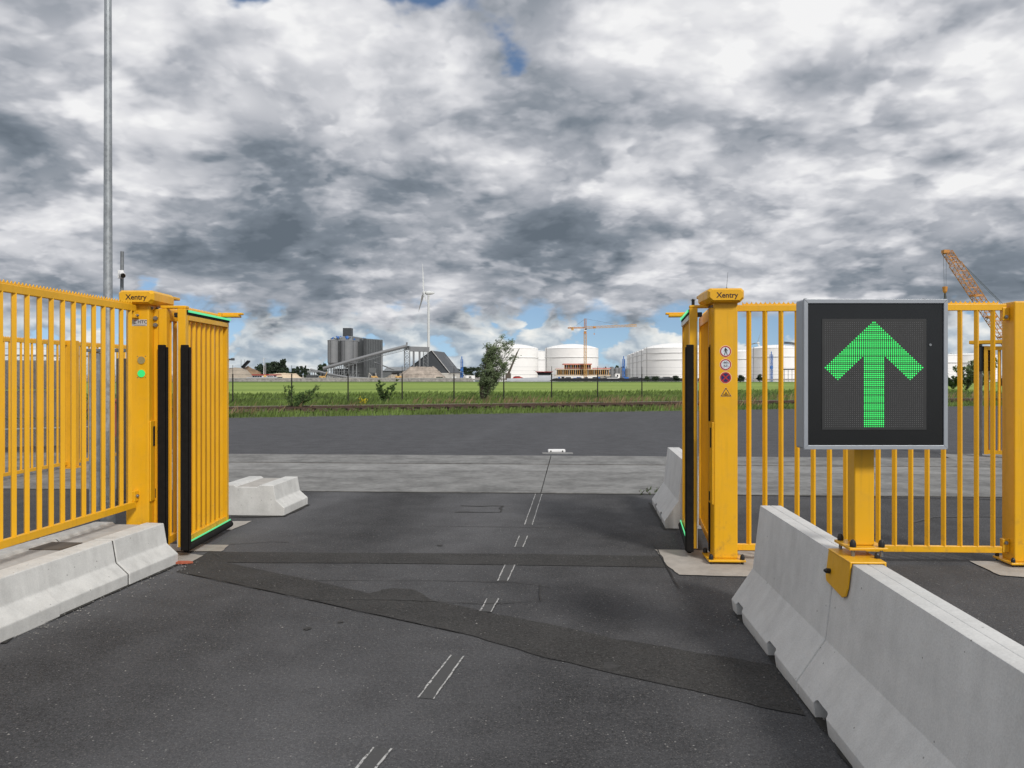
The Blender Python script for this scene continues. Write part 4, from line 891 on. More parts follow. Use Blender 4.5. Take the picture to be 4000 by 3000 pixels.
# small white road fitting beyond the track bed
wb = thing('road_fitting', (0.92, 17.1, 0), 'small white bracket lying on the asphalt beyond the track bed', 'bracket')
MB().box(0.62, 1.24, 16.78, 17.05, 0.003, 0.012).build('mortar_bed', M['slab_pale'], wb); MB().box(0.74, 1.10, 17.05, 17.20, 0.003, 0.068).build('bracket_body', M['white'], wb, bevel=0.02)
for x_ in (0.80, 1.04): disc(MB(), x_, 0.035, 0.016, 17.049, 12, 0.003).build('bracket_hole', M['slot'], wb)
rdx, rdy = G(707, 2205); rk = tag(MB().prism([(rdx-0.09, rdy-0.02), (rdx+0.02, rdy-0.03), (rdx+0.10, rdy+0.005), (rdx+0.05, rdy+0.03), (rdx-0.06, rdy+0.025)], 0.010, 0.026).build('brick_shard', simple('brick_red', (0.42, 0.11, 0.06), 0.9, 0, 0.2, 30)), 'orange-red brick shard at the end of the left kerb', 'brick shard')

# ------------------------------------------------------------------ verge: rails, fence, grass, shrubs
SD = Vector((1, SL, 0)).normalized(); SN = Vector((-SL, 1, 0)).normalized()
def rail_track(a, label, group=None):
    root = thing('railway_track', (0, a, 0), label, 'railway track', group); Mr = frame((0, a), SD)
    for off in (-0.75, 0.75):
        r_ = MB(Mr).box(-75, 75, off-0.035, off+0.035, 0.16, 0.215).build('rail', M['rust'], root)
        MB(Mr).box(-75, 75, off-0.036, off+0.036, 0.2151, 0.235).build('rail_head', M['railtop'] if off > 0 else M['rust'], r_)
    sm = MB().box(-0.12, 0.12, -1.2, 1.2, 0.0, 0.155).mesh('sleeper'); sm.materials.append(M['rust'])
    for k in range(-32, 44):
        p = SD*(k*0.65); link('sleeper', sm, root, (p.x, p.y, 0), (0, 0, math.atan2(SD.y, SD.x)))
sheet('ballast', [(-90, vy(38.1, -90)), (90, vy(38.1, 90)), (90, vy(41.1, 90)), (-90, vy(41.1, -90))], 0.05, M['ballast'], 'rust brown ballast under the railway track')
rail_track(39.6, 'rusty railway track half hidden in the verge grass')
# black posts of the field fence
fw_ = thing('field_fence', (0, 48.6, 0), 'black wire fence with slim posts along the field', 'fence')
pm = MB().tube((0, 0, 0), (0, 0, 1.66), 0.036, 8).mesh('fence_post'); pm.materials.append(M['slot'])
pt = MB().tube((0, 0, 1.66), (0, 0, 2.12), 0.014, 6).mesh('post_tip'); pt.materials.append(M['slot'])
fx = []
x = -46.0+0.2
for k in range(34):
    fx.append(x); x += 2.84
for x in fx:
    x_ = x-0.12; p = (x_, vy(0, x_), 0); a = link('post', pm, fw_, p); link('post_extension', pt, a)
wm = MB()
for zz, rr_ in ((0.35, 0.004), (0.8, 0.004), (1.25, 0.004), (1.62, 0.007), (1.85, 0.004), (2.08, 0.004)):
    wm2 = MB(); wm2.tube((-50, vy(48.6, -50), zz), (50, vy(48.6, 50), zz), rr_, 4).build('wire', M['fdark'], fw_)
def blades(name, n, xr, ar, hr, wr, lean, mat, label, top=None, clump=0.0):
    x = rng.uniform(xr[0], xr[1], n); a = rng.uniform(ar[0], ar[1], n)
    if clump:
        cx = rng.uniform(xr[0], xr[1], int(n*0.02)+4); ca_ = rng.uniform(ar[0], ar[1], len(cx)); pick = rng.integers(0, len(cx), n)
        x = cx[pick]+rng.normal(0, clump, n); a = ca_[pick]+rng.normal(0, clump*0.6, n); a = np.clip(a, ar[0], ar[1])
    y = a+SL*x; h = rng.uniform(hr[0], hr[1], n)*(0.75+0.5*rng.random(n)); w = rng.uniform(wr[0], wr[1], n); th = rng.uniform(0, 2*math.pi, n)
    lx = lean*h*rng.uniform(0.3, 1.6, n)+rng.normal(0, 0.12, n)*h; ly = rng.normal(0, 0.2, n)*h
    V = np.zeros((n, 5, 3)); cxx = np.cos(th)*w; sy = np.sin(th)*w
    V[:, 0] = np.stack([x-cxx, y-sy, np.full(n, -0.01)], 1); V[:, 1] = np.stack([x+cxx, y+sy, np.full(n, -0.01)], 1)
    k = 0.8 if top is None else top
    V[:, 2] = np.stack([x+lx*0.35+cxx*k, y+ly*0.35+sy*k, h*0.6], 1); V[:, 3] = np.stack([x+lx*0.35-cxx*k, y+ly*0.35-sy*k, h*0.6], 1)
    V[:, 4] = np.stack([x+lx, y+ly, h], 1)
    me = bpy.data.meshes.new(name); me.vertices.add(n*5); me.vertices.foreach_set('co', V.ravel())
    b = np.arange(n)[:, None]*5; idx = np.concatenate([b+np.array([0, 1, 2, 3]), b+np.array([3, 2, 4])], 1).ravel()
    me.loops.add(n*7); me.loops.foreach_set('vertex_index', idx)
    me.polygons.add(n*2); st = np.stack([np.arange(n)*7, np.arange(n)*7+4], 1).ravel(); me.polygons.foreach_set('loop_start', st)
    me.update(calc_edges=True); me.validate(); me.materials.append(mat)
    return tag(link(name, me), label, 'grass', None, 'stuff')
VX = (-27, 34)
blades('verge_grass', 15000, VX, (34.5, 38.0), (0.07, 0.24), (0.010, 0.022), 0.25, M['grass'], 'short green grass between the asphalt edge and the rails')
blades('verge_grass', 30000, VX, (40.9, 51.5), (0.12, 0.36), (0.012, 0.028), 0.35, M['grass'], 'tall green grass behind the rails')
blades('track_grass', 2600, VX, (38.2, 40.9), (0.12, 0.36), (0.010, 0.02), 0.3, M['grass'], 'sparse green tufts growing between the rails', clump=0.35)
blades('seed_grass', 1800, VX, (41.2, 45.0), (0.30, 0.55), (0.006, 0.014), 0.45, M['straw'], 'patches of pinkish brown seed heads in the tall grass', top=1.6, clump=0.9)
blades('seed_grass', 1500, VX, (34.7, 41.0), (0.20, 0.50), (0.007, 0.014), 0.45, M['straw'], 'straw coloured grass tufts along the asphalt edge', top=1.5, clump=0.5)
blades('field_grass', 22000, (-32, 42), (51, 72), (0.10, 0.34), (0.03, 0.06), 0.3, M['grass'], 'rough green grass at the near side of the field')
def shrub(name, c, stems, h, sp, lean, nleaf, mat, label, cat='bush', lw=0.012, ll=0.075, crown_low=0.1, group=None):
    root = thing(name, c, label, cat, group); r = random.Random(int(c[0]*97)+3); c = Vector(c); st = MB(); tips = []
    for i in range(stems):
        a = r.uniform(0, 2*math.pi); hh = h*r.uniform(0.55, 1.0)*(1-0.3*abs(i/stems-0.5)); base = c+Vector((r.uniform(-.12, .12), r.uniform(-.12, .12), -0.03))
        pts = [base]
        for k in range(1, 7):
            t = k/6; pts.append(base+Vector((math.cos(a)*sp*t*r.uniform(.8, 1.1)+lean*hh*t*t, math.sin(a)*sp*0.8*t, hh*t)))
        for k in range(6): st.tube(pts[k], pts[k+1], 0.022*(1-k/7)*h/3+0.003, 5, 0.022*(1-(k+1)/7)*h/3+0.003, caps=False)
        tips.append(pts)
        for j in range(7):                                # side twigs
            k = r.randint(1, 5); p0 = pts[k].lerp(pts[k+1], r.random()); aa = r.uniform(0, 2*math.pi); ln = r.uniform(.15, .34)*h*0.42
            p1 = p0+Vector((math.cos(aa)*ln*0.7+lean*ln*1.2, math.sin(aa)*ln*0.6, ln*r.uniform(.35, .9)))
            st.tube(p0, p1, 0.006, 4, 0.002, caps=False); tips.append([p0, p0.lerp(p1, .3), p0.lerp(p1, .5), p0.lerp(p1, .7), p0.lerp(p1, .85), p1, p1])
    st.build('stems', M['bark'], root)
    lf = MB()
    for i in range(nleaf):
        pts = r.choice(tips); t = r.uniform(crown_low, 1.0)*5.999; k = int(t); q = pts[k].lerp(pts[k+1], t-k)
        q = q+Vector((r.gauss(0, .05), r.gauss(0, .05), r.gauss(0, .04)))*h/3
        d = Vector((r.gauss(0.55*(1 if lean > 0 else 0), .5), r.gauss(0, .5), r.gauss(0.25, .45))).normalized(); n = d.orthogonal().normalized(); n.rotate(Matrix.Rotation(r.uniform(0, 6.28), 3, d))
        l = ll*r.uniform(.6, 1.3); w_ = lw*r.uniform(.7, 1.3)
        lf.add([q, q+d*l*0.5+n*w_, q+d*l, q+d*l*0.5-n*w_], [(0, 1, 2, 3)])
    me = bpy.data.meshes.new('leaves'); me.from_pydata([tuple(Vector(v)-c) for v in lf.v], [], lf.f); me.materials.append(mat)
    link('crown', me, root); return root
bx_, by_ = -1.60, 46.6
shrub('willow_bush', (bx_, by_, 0), 18, 4.05, 0.75, 0.30, 11000, M['leaf'], 'windswept grey-green willow bush in front of the left white tank', lw=0.017, ll=0.14)
shrub('shrub', (P(1508, 1575, 45.2)[0], 45.2, 0), 10, 1.45, 0.50, 0.04, 2400, M['leaf2'], 'small round green shrub by the black fence left of the willow', lw=0.02, ll=0.09)
shrub('shrub', (P(1150, 1610, 36.6)[0], 36.6, 0), 14, 1.30, 0.75, 0.35, 1700, M['leaf2'], 'spindly windblown shrub at the asphalt edge on the left', lw=0.018, ll=0.10)
shrub('flowering_weed', (P(1412, 1590, 40.9)[0], 41.2, 0), 6, 0.62, 0.22, 0.1, 260, M['flower'], 'clump of yellow flowering weeds beside the rails', 'weed', lw=0.02, ll=0.05, crown_low=0.7)
shrub('road_weed', (1.78, 11.15, 0), 7, 0.12, 0.10, 0.2, 130, M['leaf2'], 'small weed tuft at the slab edge beside the short barrier', 'weed', lw=0.004, ll=0.03)
shrub('roadside_bush', (P(3775, 1480, 90)[0], 90, 0), 12, 3.4, 1.5, 0.10, 3600, M['leaf'], 'grey-green roadside bush seen through the right railing', lw=0.06, ll=0.26)
shrub('roadside_bush', (P(3822, 1480, 88)[0], 88, 0), 12, 3.9, 1.6, 0.10, 3600, M['leaf'], 'taller roadside bush beside the far gate leaf', lw=0.06, ll=0.26)
shrub('roadside_bush', (P(3722, 1480, 95)[0], 95, 0), 10, 2.2, 1.3, 0.10, 2400, M['leaf2'], 'low roadside bush just right of the arrow sign', lw=0.06, ll=0.24)
# ------------------------------------------------------------------ the far bank
qw = MB().box(-230, -9, 262.0, 262.6, -0.03, 1.75)
qy = 215.0; kq = qy/F
quay = thing('quay_wall', (-60, qy, 0), 'low pale concrete quay wall at the far edge of the field', 'wall')
for i in range(26):
    x0 = -150+i*5.6
    if x0 < -10.5: MB().box(x0+0.02, x0+5.56, qy, qy+0.6, -0.03, 0.70).build('quay_panel', M['fconc'], quay)
MB().box(-150, -10.4, qy-0.10, qy+0.7, 0.705, 0.86).build('coping', M['alu_pale'], quay)
def box_px(mb, x0, x1, y0, y1, Y, depth): # pixel rectangle at distance Y (y0 upper row, y1 lower row)
    a = P(x0, y1, Y); b = P(x1, y0, Y); return mb.box(a[0], b[0], Y, Y+depth, max(a[2], -0.03), b[2])
# --- far trees
def tree(px, ytop, wpx, Y, label, kind='round', group='dark trees on the far bank'):
    b = P(px, 1465, Y); top = P(px, ytop, Y)[2]; rw = wpx*Y/F/2; c = Vector((b[0], Y, 0)); r = random.Random(int(px*7))
    root = thing('tree', tuple(c), label, 'tree', group)
    tr = MB(); tr.tube(c+Vector((0, 0, -0.05)), c+Vector((0, 0, top*0.55)), top*0.025+0.06, 7, top*0.012)
    for k in range(4):
        a = r.uniform(0, 6.28); tr.tube(c+Vector((0, 0, top*0.3)), c+Vector((math.cos(a)*rw*.6, math.sin(a)*rw*.6, top*r.uniform(.5, .75))), top*0.010, 5, 0.02)
    tr.build('trunk', M['bark'], root); lf = MB(); V = []; Fc = []
    cl_ = [(r.gauss(0, .38), r.gauss(0, .38), r.uniform(0.12, 0.92)) for _ in range(16)]
    for i in range(900):
        u, v, t = r.choice(cl_)
        if kind == 'poplar': env = 0.55+0.45*math.sin(math.pi*min(1, t*1.05)); 
        elif kind == 'cone': env = 1.1*(1-t)+0.12
        else: env = math.sin(math.pi*min(1, max(0.05, t*0.85+0.12)))
        s_ = 0.20
        q = c+Vector(((u*env+r.gauss(0, s_))*rw, (v*env+r.gauss(0, s_))*rw, (t+r.gauss(0, 0.055))*top))
        if q.z > top: q.z = top*r.uniform(.9, 1)
        if q.z < 0.3: q.z = 0.3+r.random()
        l = top*0.045*r.uniform(.5, 1.3)+0.1; d = Vector((r.gauss(0, 1), r.gauss(0, 1), r.gauss(0, 1))).normalized(); n = d.orthogonal().normalized(); k = len(V)
        V += [tuple(q-d*l-c), tuple(q+n*l*.8-c), tuple(q+d*l-c), tuple(q-n*l*.8-c)]; Fc.append((k, k+1, k+2, k+3))
    me = bpy.data.meshes.new('crown'); me.from_pydata(V, [], Fc); me.materials.append(M['tree']); link('crown', me, root)
TL = 'dark round-headed tree in the row on the far bank'
for (px, yt, w_, Y, kd, lab) in ((1003, 1432, 34, 430, 'round', 'leftmost small dark tree of the far row'), (1022, 1420, 42, 430, 'round', 'dark round tree left of the red-roofed boat mast'),
    (1045, 1417, 40, 435, 'round', 'dark tree just right of the boat mast'), (1068, 1412, 44, 430, 'round', 'big dark tree left of the two poplars'), (1090, 1410, 40, 428, 'round', 'tallest dark round tree beside the poplars'),
    (1101, 1405, 13, 426, 'poplar', 'slim poplar, left one of the pair'), (1110, 1403, 15, 425, 'poplar', 'slim poplar, right one of the pair'), (1122, 1434, 22, 430, 'cone', 'small pointed conifer right of the poplars'),
    (1148, 1438, 26, 432, 'cone', 'pointed conifer in the gap before the plant'), (1163, 1431, 24, 430, 'cone', 'tall dark conifer left of the grey plant'), (1177, 1430, 20, 431, 'round', 'dark tree next to the tall conifer'),
    (1190, 1427, 11, 428, 'poplar', 'thin poplar nearest the grey plant'), (1200, 1441, 26, 430, 'round', 'low dark tree beside the screening plant'), (1252, 1424, 34, 470, 'round', 'dark tree rising behind the screening plant'), (1268, 1418, 26, 470, 'round', 'dark tree close to the first silo'),
    (1122, 1450, 44, 440, 'round', 'low dark bush behind the pale sand heap'), (1150, 1452, 50, 440, 'round', 'low dark bush under the conifers'), (1050, 1446, 60, 445, 'round', 'dense dark undergrowth behind the boat'), (1085, 1440, 50, 445, 'round', 'dense dark undergrowth below the poplars'),
    (1790, 1440, 44, 500, 'round', 'dark tree at the right foot of the grey shed'), (1815, 1433, 44, 500, 'round', 'dark tree behind the left blue ship loader'), (1840, 1434, 44, 500, 'round', 'dark tree left of the willow, second from the ship loader'), (1866, 1433, 48, 500, 'round', 'dark tree partly behind the willow bush'),
    (2363, 1433, 18, 640, 'round', 'small dark tree right of the middle tank'), (2392, 1430, 22, 640, 'round', 'dark tree above the grey small tanks'), (2408, 1427, 24, 640, 'round', 'taller dark tree left of the middle ship loader'), (2430, 1431, 24, 640, 'round', 'dark tree behind the middle ship loader'), (2456, 1427, 28, 640, 'round', 'dark tree touching the row of tanks'),
    (2528, 1474, 26, 210, 'round', 'low bush in front of the black barge'), (2560, 1477, 30, 208, 'round', 'low bush below the row of tanks'), (2640, 1468, 30, 205, 'round', 'bush beside the right gate leaf at the field edge'), (2892, 1462, 30, 190, 'round', 'dark bush right of the right gate post'), (2968, 1462, 22, 195, 'round', 'dark bush between the railing bars')):
    tree(px, yt, w_, Y, lab, kd, 'dark trees on the far bank' if Y > 300 else 'bushes along the field')
# --- silos and plant
pl_ = thing('silo_plant', (-68, 350, 0), 'grey silo plant with dark cladding and a tower box on top', 'factory')
for (px, Y, r_) in ((1300, 346, 2.15), (1356, 350, 2.75), (1374, 355, 2.75), (1391, 360, 2.75), (1407, 365, 2.75)):
    c = P(px, 1465, Y); zt = P(px, 1329, 346)[2]; zb = P(px, 1417, 346)[2]
    s_ = MB().lathe((c[0], Y, 0), [(0.3, zb-2.2), (r_, zb), (r_, zt-0.25), (r_+0.08, zt-0.2), (r_+0.08, zt), (0.2, zt+0.5)], 28).build('silo', M['silo'], pl_, smooth=35)
    for k in range(4):
        a = k*math.pi/2+0.5; MB().tube((c[0]+r_*.85*math.cos(a), Y+r_*.85*math.sin(a), 0), (c[0]+r_*.85*math.cos(a), Y+r_*.85*math.sin(a), zb+0.4), 0.16, 6).build('silo_leg', M['fsteel'], s_)
    MB().tube((c[0]-r_*0.2, Y-r_-0.1, zb), (c[0]-r_*0.2, Y-r_-0.1, zt), 0.05, 5).build('ladder', M['fdark'], s_)
def wallpx(name, mat, x0, x1, y0, y1, Y, dep, parent): return box_px(MB(), x0, x1, y0, y1, Y, dep).build(name, mat, parent)
wallpx('dark_column', M['fdark'], 1320, 1333, 1331, 1417, 349, 4, pl_)
a = P(1429, 1322, 352); b = P(1495, 1333, 366)
hb = MB().add([(a[0], 352, 0), (b[0], 366, 0), (b[0]-9, 374, 0), (a[0]-9, 360, 0), (a[0], 352, a[2]), (b[0], 366, a[2]), (b[0]-9, 374, a[2]), (a[0]-9, 360, a[2])], [(3, 2, 1, 0), (4, 5, 6, 7), (0, 1, 5, 4), (1, 2, 6, 5), (2, 3, 7, 6), (3, 0, 4, 7)]).build('clad_building', M['mid_clad'], pl_)
MB().box(a[0]-0.8, a[0]+0.05, 351.4, 352.2, 0, a[2]+0.05).build('corner_strip', M['fdark'], hb)
for k in range(10):
    t_ = (k+0.5)/10; q = Vector((a[0]+(b[0]-a[0])*t_, 352+14*t_, 0)); MB().tube(q+Vector((0.15, -0.15, 0)), q+Vector((0.15, -0.15, a[2]-0.3)), 0.10, 4).build('cladding_rib', M['dark_clad'], hb)
wallpx('tower_box', M['dark_clad'], 1339, 1372, 1281, 1313, 356, 4, pl_)
rt = MB(); r = random.Random(4)
roof = MB().add([P(1283, 1329, 346), P(1340, 1312, 352), P(1375, 1312, 356), P(1428, 1321, 353), P(1428, 1328, 353), P(1284, 1331, 346)], [(0, 1, 2, 3, 4, 5)])
pr = []
for k in range(26):
    px = r.uniform(1290, 1425); f = (px-1290)/135; yb = 1326-8*math.sin(math.pi*min(1, f*1.1)); Yk = r.uniform(348, 356)
    q0 = P(px, yb+r.uniform(-4, 5), Yk); q1 = P(px+r.uniform(-10, 10), yb+r.uniform(-6, 4), Yk+2); pr.append((q0, q1, k))
for q0, q1, k in pr: MB().tube(q0, q1, 0.22 if k % 3 else 0.38, 6).build('roof_pipe', M['blue'] if k % 3 == 0 else M['fsteel'], pl_)
MB().add([P(1283, 1330, 349), P(1340, 1314, 354), P(1375, 1313, 356), P(1428, 1322, 354), P(1283, 1336, 349), P(1340, 1336, 354), P(1375, 1336, 356), P(1428, 1336, 354)], [(0, 1, 5, 4), (1, 2, 6, 5), (2, 3, 7, 6)]).build('roof_deck', M['fsteel'], pl_)
fr = MB()
for k in range(9):
    px = 1292+k*17; q = P(px, 1480, 347+k*1.2); fr = MB(); fr.tube((q[0], q[1], 0), (q[0], q[1], P(px, 1419, 350)[2]), 0.14, 5).build('frame_column', M['fsteel'], pl_)
    if k < 8:
        q2 = P(px+17, 1480, 347+(k+1)*1.2); MB().tube((q[0], q[1], 3.2), (q2[0], q2[1], 3.2), 0.09, 4).build('frame_beam', M['fsteel'], pl_); MB().tube((q[0], q[1], 0.2), (q2[0], q2[1], 3.2), 0.07, 4).build('frame_brace', M['fsteel'], pl_)
wallpx('plant_room', M['fdark'], 1300, 1425, 1440, 1480, 362, 3, pl_)
# --- conveyors
def conveyor(name, pts, r_, label, truss=True):
    root = thing(name, pts[0], label, 'conveyor')
    for a, b in zip(pts, pts[1:]): MB().tube(a, b, r_, 10).build('conveyor_tube', M['silo'], root, smooth=50)
    if truss:
        for a, b in zip(pts, pts[1:]):
            a = Vector(a); b = Vector(b); MB().lattice(a+Vector((0, 0, -r_*1.9)), b+Vector((0, 0, -r_*1.9)), 0.9, 0.9, 14, 0.06).build('conveyor_truss', M['fsteel'], root)
    return root
cv = conveyor('inclined_conveyor', [P(1262, 1439, 332), P(1490, 1376, 334), P(1590, 1351, 335)], 0.62, 'long inclined conveyor rising from the plant to the transfer tower')
for px, yt in ((1345, 1420), (1392, 1408), (1491, 1384)):
    q = P(px, 1480, 334); MB().tube((q[0], q[1], 0), (q[0], q[1], P(px, yt, 334)[2]), 0.45 if px == 1491 else 0.14, 8).build('support_column', M['silo'] if px == 1491 else M['fsteel'], cv)
cv2 = conveyor('ground_conveyor', [P(1212, 1443, 330), P(1290, 1462, 330), P(1360, 1474, 330), P(1440, 1479, 330)], 0.42, 'lower conveyor dipping to the ground in front of the silos', False)
MB().tube(P(1220, 1449, 330), P(1340, 1480, 330), 0.2, 6).build('conveyor_tube', M['silo'], cv2)
for px, yt in ((1230, 1450), (1270, 1460), (1310, 1468)):
    q = P(px, 1480, 330.2); MB().tube((q[0], q[1], 0), (q[0], q[1], P(px, yt, 330)[2]), 0.1, 6).build('support_column', M['fsteel'], cv2)
cv3 = conveyor('side_conveyor', [P(1462, 1415, 340), P(1540, 1445, 338)], 0.25, 'thin pale conveyor leading from the clad building to the low shed', False)
sp_ = thing('screening_plant', P(1215, 1480, 328), 'low steel screening plant at the foot of the conveyors', 'plant')
wallpx('screen_deck', M['fsteel'], 1200, 1240, 1448, 1455, 328, 3, sp_); wallpx('hopper', M['fdark'], 1196, 1236, 1465, 1478, 327, 3, sp_)
for k in range(5):
    q = P(1204+k*8, 1480, 328.5); MB().tube((q[0], q[1], 0), (q[0], q[1], P(0, 1452, 328)[2]), 0.11, 5).build('leg', M['fsteel'], sp_)
MB().lattice(P(1240, 1470, 328), P(1290, 1476, 328), 0.9, 0.9, 6, 0.07).build('walkway', M['fsteel'], sp_)
hp = thing('hopper', P(1450, 1480, 333), 'grey feed hopper on splayed legs in front of the clad building', 'hopper')
a = P(1440, 1437, 333); b = P(1470, 1455, 333); MB().add([(a[0], 333, a[2]), (b[0], 333, a[2]), (b[0], 335, a[2]), (a[0], 335, a[2]), (a[0]+.25, 333.2, b[2]), (b[0]-.25, 333.2, b[2]), (b[0]-.25, 334.8, b[2]), (a[0]+.25, 334.8, b[2])], [(0, 1, 2, 3), (7, 6, 5, 4), (0, 1, 5, 4), (1, 2, 6, 5), (2, 3, 7, 6), (3, 0, 4, 7)]).build('bin', M['mid_clad'], hp)
for x0, x1 in ((1442, 1440), (1468, 1470), (1442, 1462), (1468, 1448)):
    MB().tube(P(x0, 1457, 333.5), P(x1, 1480, 333.5), 0.13, 5).build('leg', M['alu_pale'], hp)
tt = thing('transfer_tower', P(1590, 1480, 336), 'steel lattice transfer tower under the head of the inclined conveyor', 'tower')
q = P(1590, 1480, 336); MB().lattice((q[0], 336, 0), (q[0], 336, P(0, 1352, 336)[2]), 2.1, 2.1, 9, 0.13).build('lattice', M['fsteel'], tt)
wallpx('head_box', M['fdark'], 1583, 1600, 1352, 1365, 335.2, 2, tt); MB().tube(P(1588, 1350, 336), P(1590, 1337, 336), 0.35, 8).build('vent', M['silo'], tt)
gl = thing('gallery', P(1610, 1480, 337), 'grey box gallery carried on two round legs towards the shed', 'gallery')
a = P(1602, 1353, 337); b = P(1677, 1378, 345); 
z_ = a[2]; MB().add([(a[0], 337, z_-2.0), (b[0], 345, z_-2.0), (b[0]-0.4, 347.2, z_-2.0), (a[0]-0.4, 339.2, z_-2.0), (a[0], 337, z_), (b[0], 345, z_), (b[0]-0.4, 347.2, z_), (a[0]-0.4, 339.2, z_)], [(3, 2, 1, 0), (4, 5, 6, 7), (0, 1, 5, 4), (1, 2, 6, 5), (2, 3, 7, 6), (3, 0, 4, 7)]).build('gallery_box', M['silo'], gl)
for px, Y in ((1616, 339), (1639, 341.5)):
    q = P(px, 1480, Y); MB().tube((q[0], Y, 0), (q[0], Y, z_-2.0), 0.40, 10).build('round_leg', M['silo'], gl, smooth=50)
q = P(1663, 1480, 341); MB().lattice((q[0], 341, 0), (q[0], 341, z_-2), 1.9, 1.9, 8, 0.10).build('stair_tower', M['fsteel'], gl)
# --- A-frame shed
sh = thing('storage_shed', P(1690, 1480, 347), 'big dark A-frame storage shed with steep ribbed roof', 'shed')
Yg = 347; ap = Vector(P(1682, 1371, Yg)); le = Vector(P(1604, 1433, Yg)); re = Vector(P(1751, 1457, Yg)); le2 = Vector(P(1566, 1462, Yg)); ev = Vector((3.6, 24, 0))
g0 = [Vector((le2.x, Yg, 0)), le2, le, ap, re, Vector((re.x, Yg, 0))]; n = len(g0)
MB().add([tuple(v) for v in g0], [tuple(range(n))]).add([tuple(v+ev) for v in g0], [tuple(range(n))]).split('gable', M['dark_clad'], sh)
dv = Vector((0.35, -0.25, 0.0))
rx = [(ap, re), (ap, le2)]
for k, (u, v) in enumerate(rx):
    nn = (v-u).cross(ev).normalized(); nn = nn if nn.z > 0 else -nn
    q = [u+dv, v+dv, v+ev, u+ev]; rf = MB().add([tuple(w_) for w_ in q]+[tuple(w_+nn*0.25) for w_ in q], [(0, 1, 2, 3), (7, 6, 5, 4), (0, 1, 5, 4), (1, 2, 6, 5), (2, 3, 7, 6), (3, 0, 4, 7)]).build('roof', M['dark_clad'], sh)
    if k == 0:
        for i in range(6):
            t_ = 0.16+i*0.13; p0 = u+ev*t_+(v-u)*0.22+nn*0.3; p1 = u+ev*t_+(v-u)*(0.76+0.012*i)+nn*0.3; MB().tube(p0, p1, 0.075, 4).build('roof_rib', M['tank_band'], rf)
        MB().tube(u+dv+nn*.3, v+dv+nn*.3, 0.20, 4).build('verge_trim', M['tank_band'], rf)
MB().add([(re.x, Yg-.2, 0), (re.x+3.4, Yg+23.5, 0), (re.x+3.4, Yg+23.5, re.z), (re.x, Yg-.2, re.z)], [(0, 1, 2, 3)]).build('base_wall', M['alu_pale'], sh)
q0 = P(1722, 1457, Yg-1.0); q1 = P(1752, 1476, Yg-1.0); MB().box(q0[0], q1[0], Yg-1.0, Yg-0.3, 0, q0[2]).build('base_wall', M['alu_pale'], sh)
ls = thing('low_shed', P(1540, 1480, 356), 'long low grey shed behind the gravel heap', 'shed')
wallpx('shed_wall', M['mid_clad'], 1490, 1580, 1448, 1480, 352, 8, ls); MB().add([P(1496, 1449, 351.5), P(1512, 1434, 360), P(1600, 1434, 360), P(1590, 1450, 351.5)], [(0, 1, 2, 3)]).build('roof', M['fsteel'], ls)
wallpx('open_bay', M['slot'], 1530, 1560, 1455, 1480, 351.8, 0.15, ls)
# --- heaps
def heap(name, pts, Y, dep, mat, label, seed=1, rough=0.35):
    """pts: upper outline in pixels from left to right"""
    r = random.Random(seed); xs = [P(p[0], p[1], Y) for p in pts]; nx, ny = 44, 16; V = []; Fc = []
    import bisect
    X0, X1 = xs[0][0], xs[-1][0]
    def hgt(x):
        for a, b in zip(xs, xs[1:]):
            if a[0] <= x <= b[0]: return a[2]+(b[2]-a[2])*(x-a[0])/max(1e-6, b[0]-a[0])
        return 0
    for j in range(ny+1):
        v = j/ny
        for i in range(nx+1):
            x = X0+(X1-X0)*i/nx; f = max(0, 1-abs(v-0.45)/0.5)**0.75
            if j in (0, ny): f = 0
            z = max(0, hgt(x))*min(1, f*1.12)+(r.gauss(0, rough)*0.5 if 0 < j < ny and 0 < i < nx else 0)*min(1, f*2)
            V.append((x+r.gauss(0, .15), Y+(v-0.45)*dep*(0.6+0.4*max(0, hgt(x))/6), max(-0.02, z)))
    for j in range(ny):
        for i in range(nx): k = j*(nx+1)+i; Fc.append((k, k+1, k+nx+2, k+nx+1))
    o = MB().add(V, Fc).build(name, mat)
    for p_ in o.data.polygons: p_.use_smooth = True
    return tag(o, label, 'heap', 'material heaps on the far bank')
heap('gravel_heap', [(1528, 1478), (1560, 1462), (1572, 1456), (1603, 1434), (1640, 1433), (1692, 1434), (1712, 1446), (1738, 1474)], 328, 16, M['sand2'], 'big flat-topped pinkish gravel heap in front of the shed', 3)
heap('gravel_heap', [(1502, 1479), (1527, 1463), (1560, 1462), (1580, 1479)], 322, 7, M['sand4'], 'small grey gravel heap left of the pinkish heap', 4, 0.15)
heap('sand_heap', [(1010, 1484), (1050, 1462), (1078, 1459), (1105, 1458), (1113, 1457), (1122, 1460), (1150, 1459), (1158, 1460), (1165, 1470), (1195, 1483)], 300, 12, M['sand'], 'pale cream sand heap right of the red-roofed boat', 5, 0.15)
heap('sand_heap', [(830, 1480), (880, 1441), (900, 1438), (928, 1436), (945, 1440), (962, 1446), (990, 1476), (1000, 1481)], 305, 18, M['sand4'], 'long grey-beige sand heap at the left edge of the far bank', 6, 0.2)
heap('gravel_heap', [(940, 1480), (952, 1440), (968, 1430), (985, 1440), (1000, 1446), (1012, 1452), (1025, 1478)], 322, 12, M['sand3'], 'brown gravel heap under the black stacker', 7, 0.2)
stk = thing('stacker_conveyor', P(950, 1480, 318), 'black stacker conveyor tipping onto the brown heap', 'conveyor')
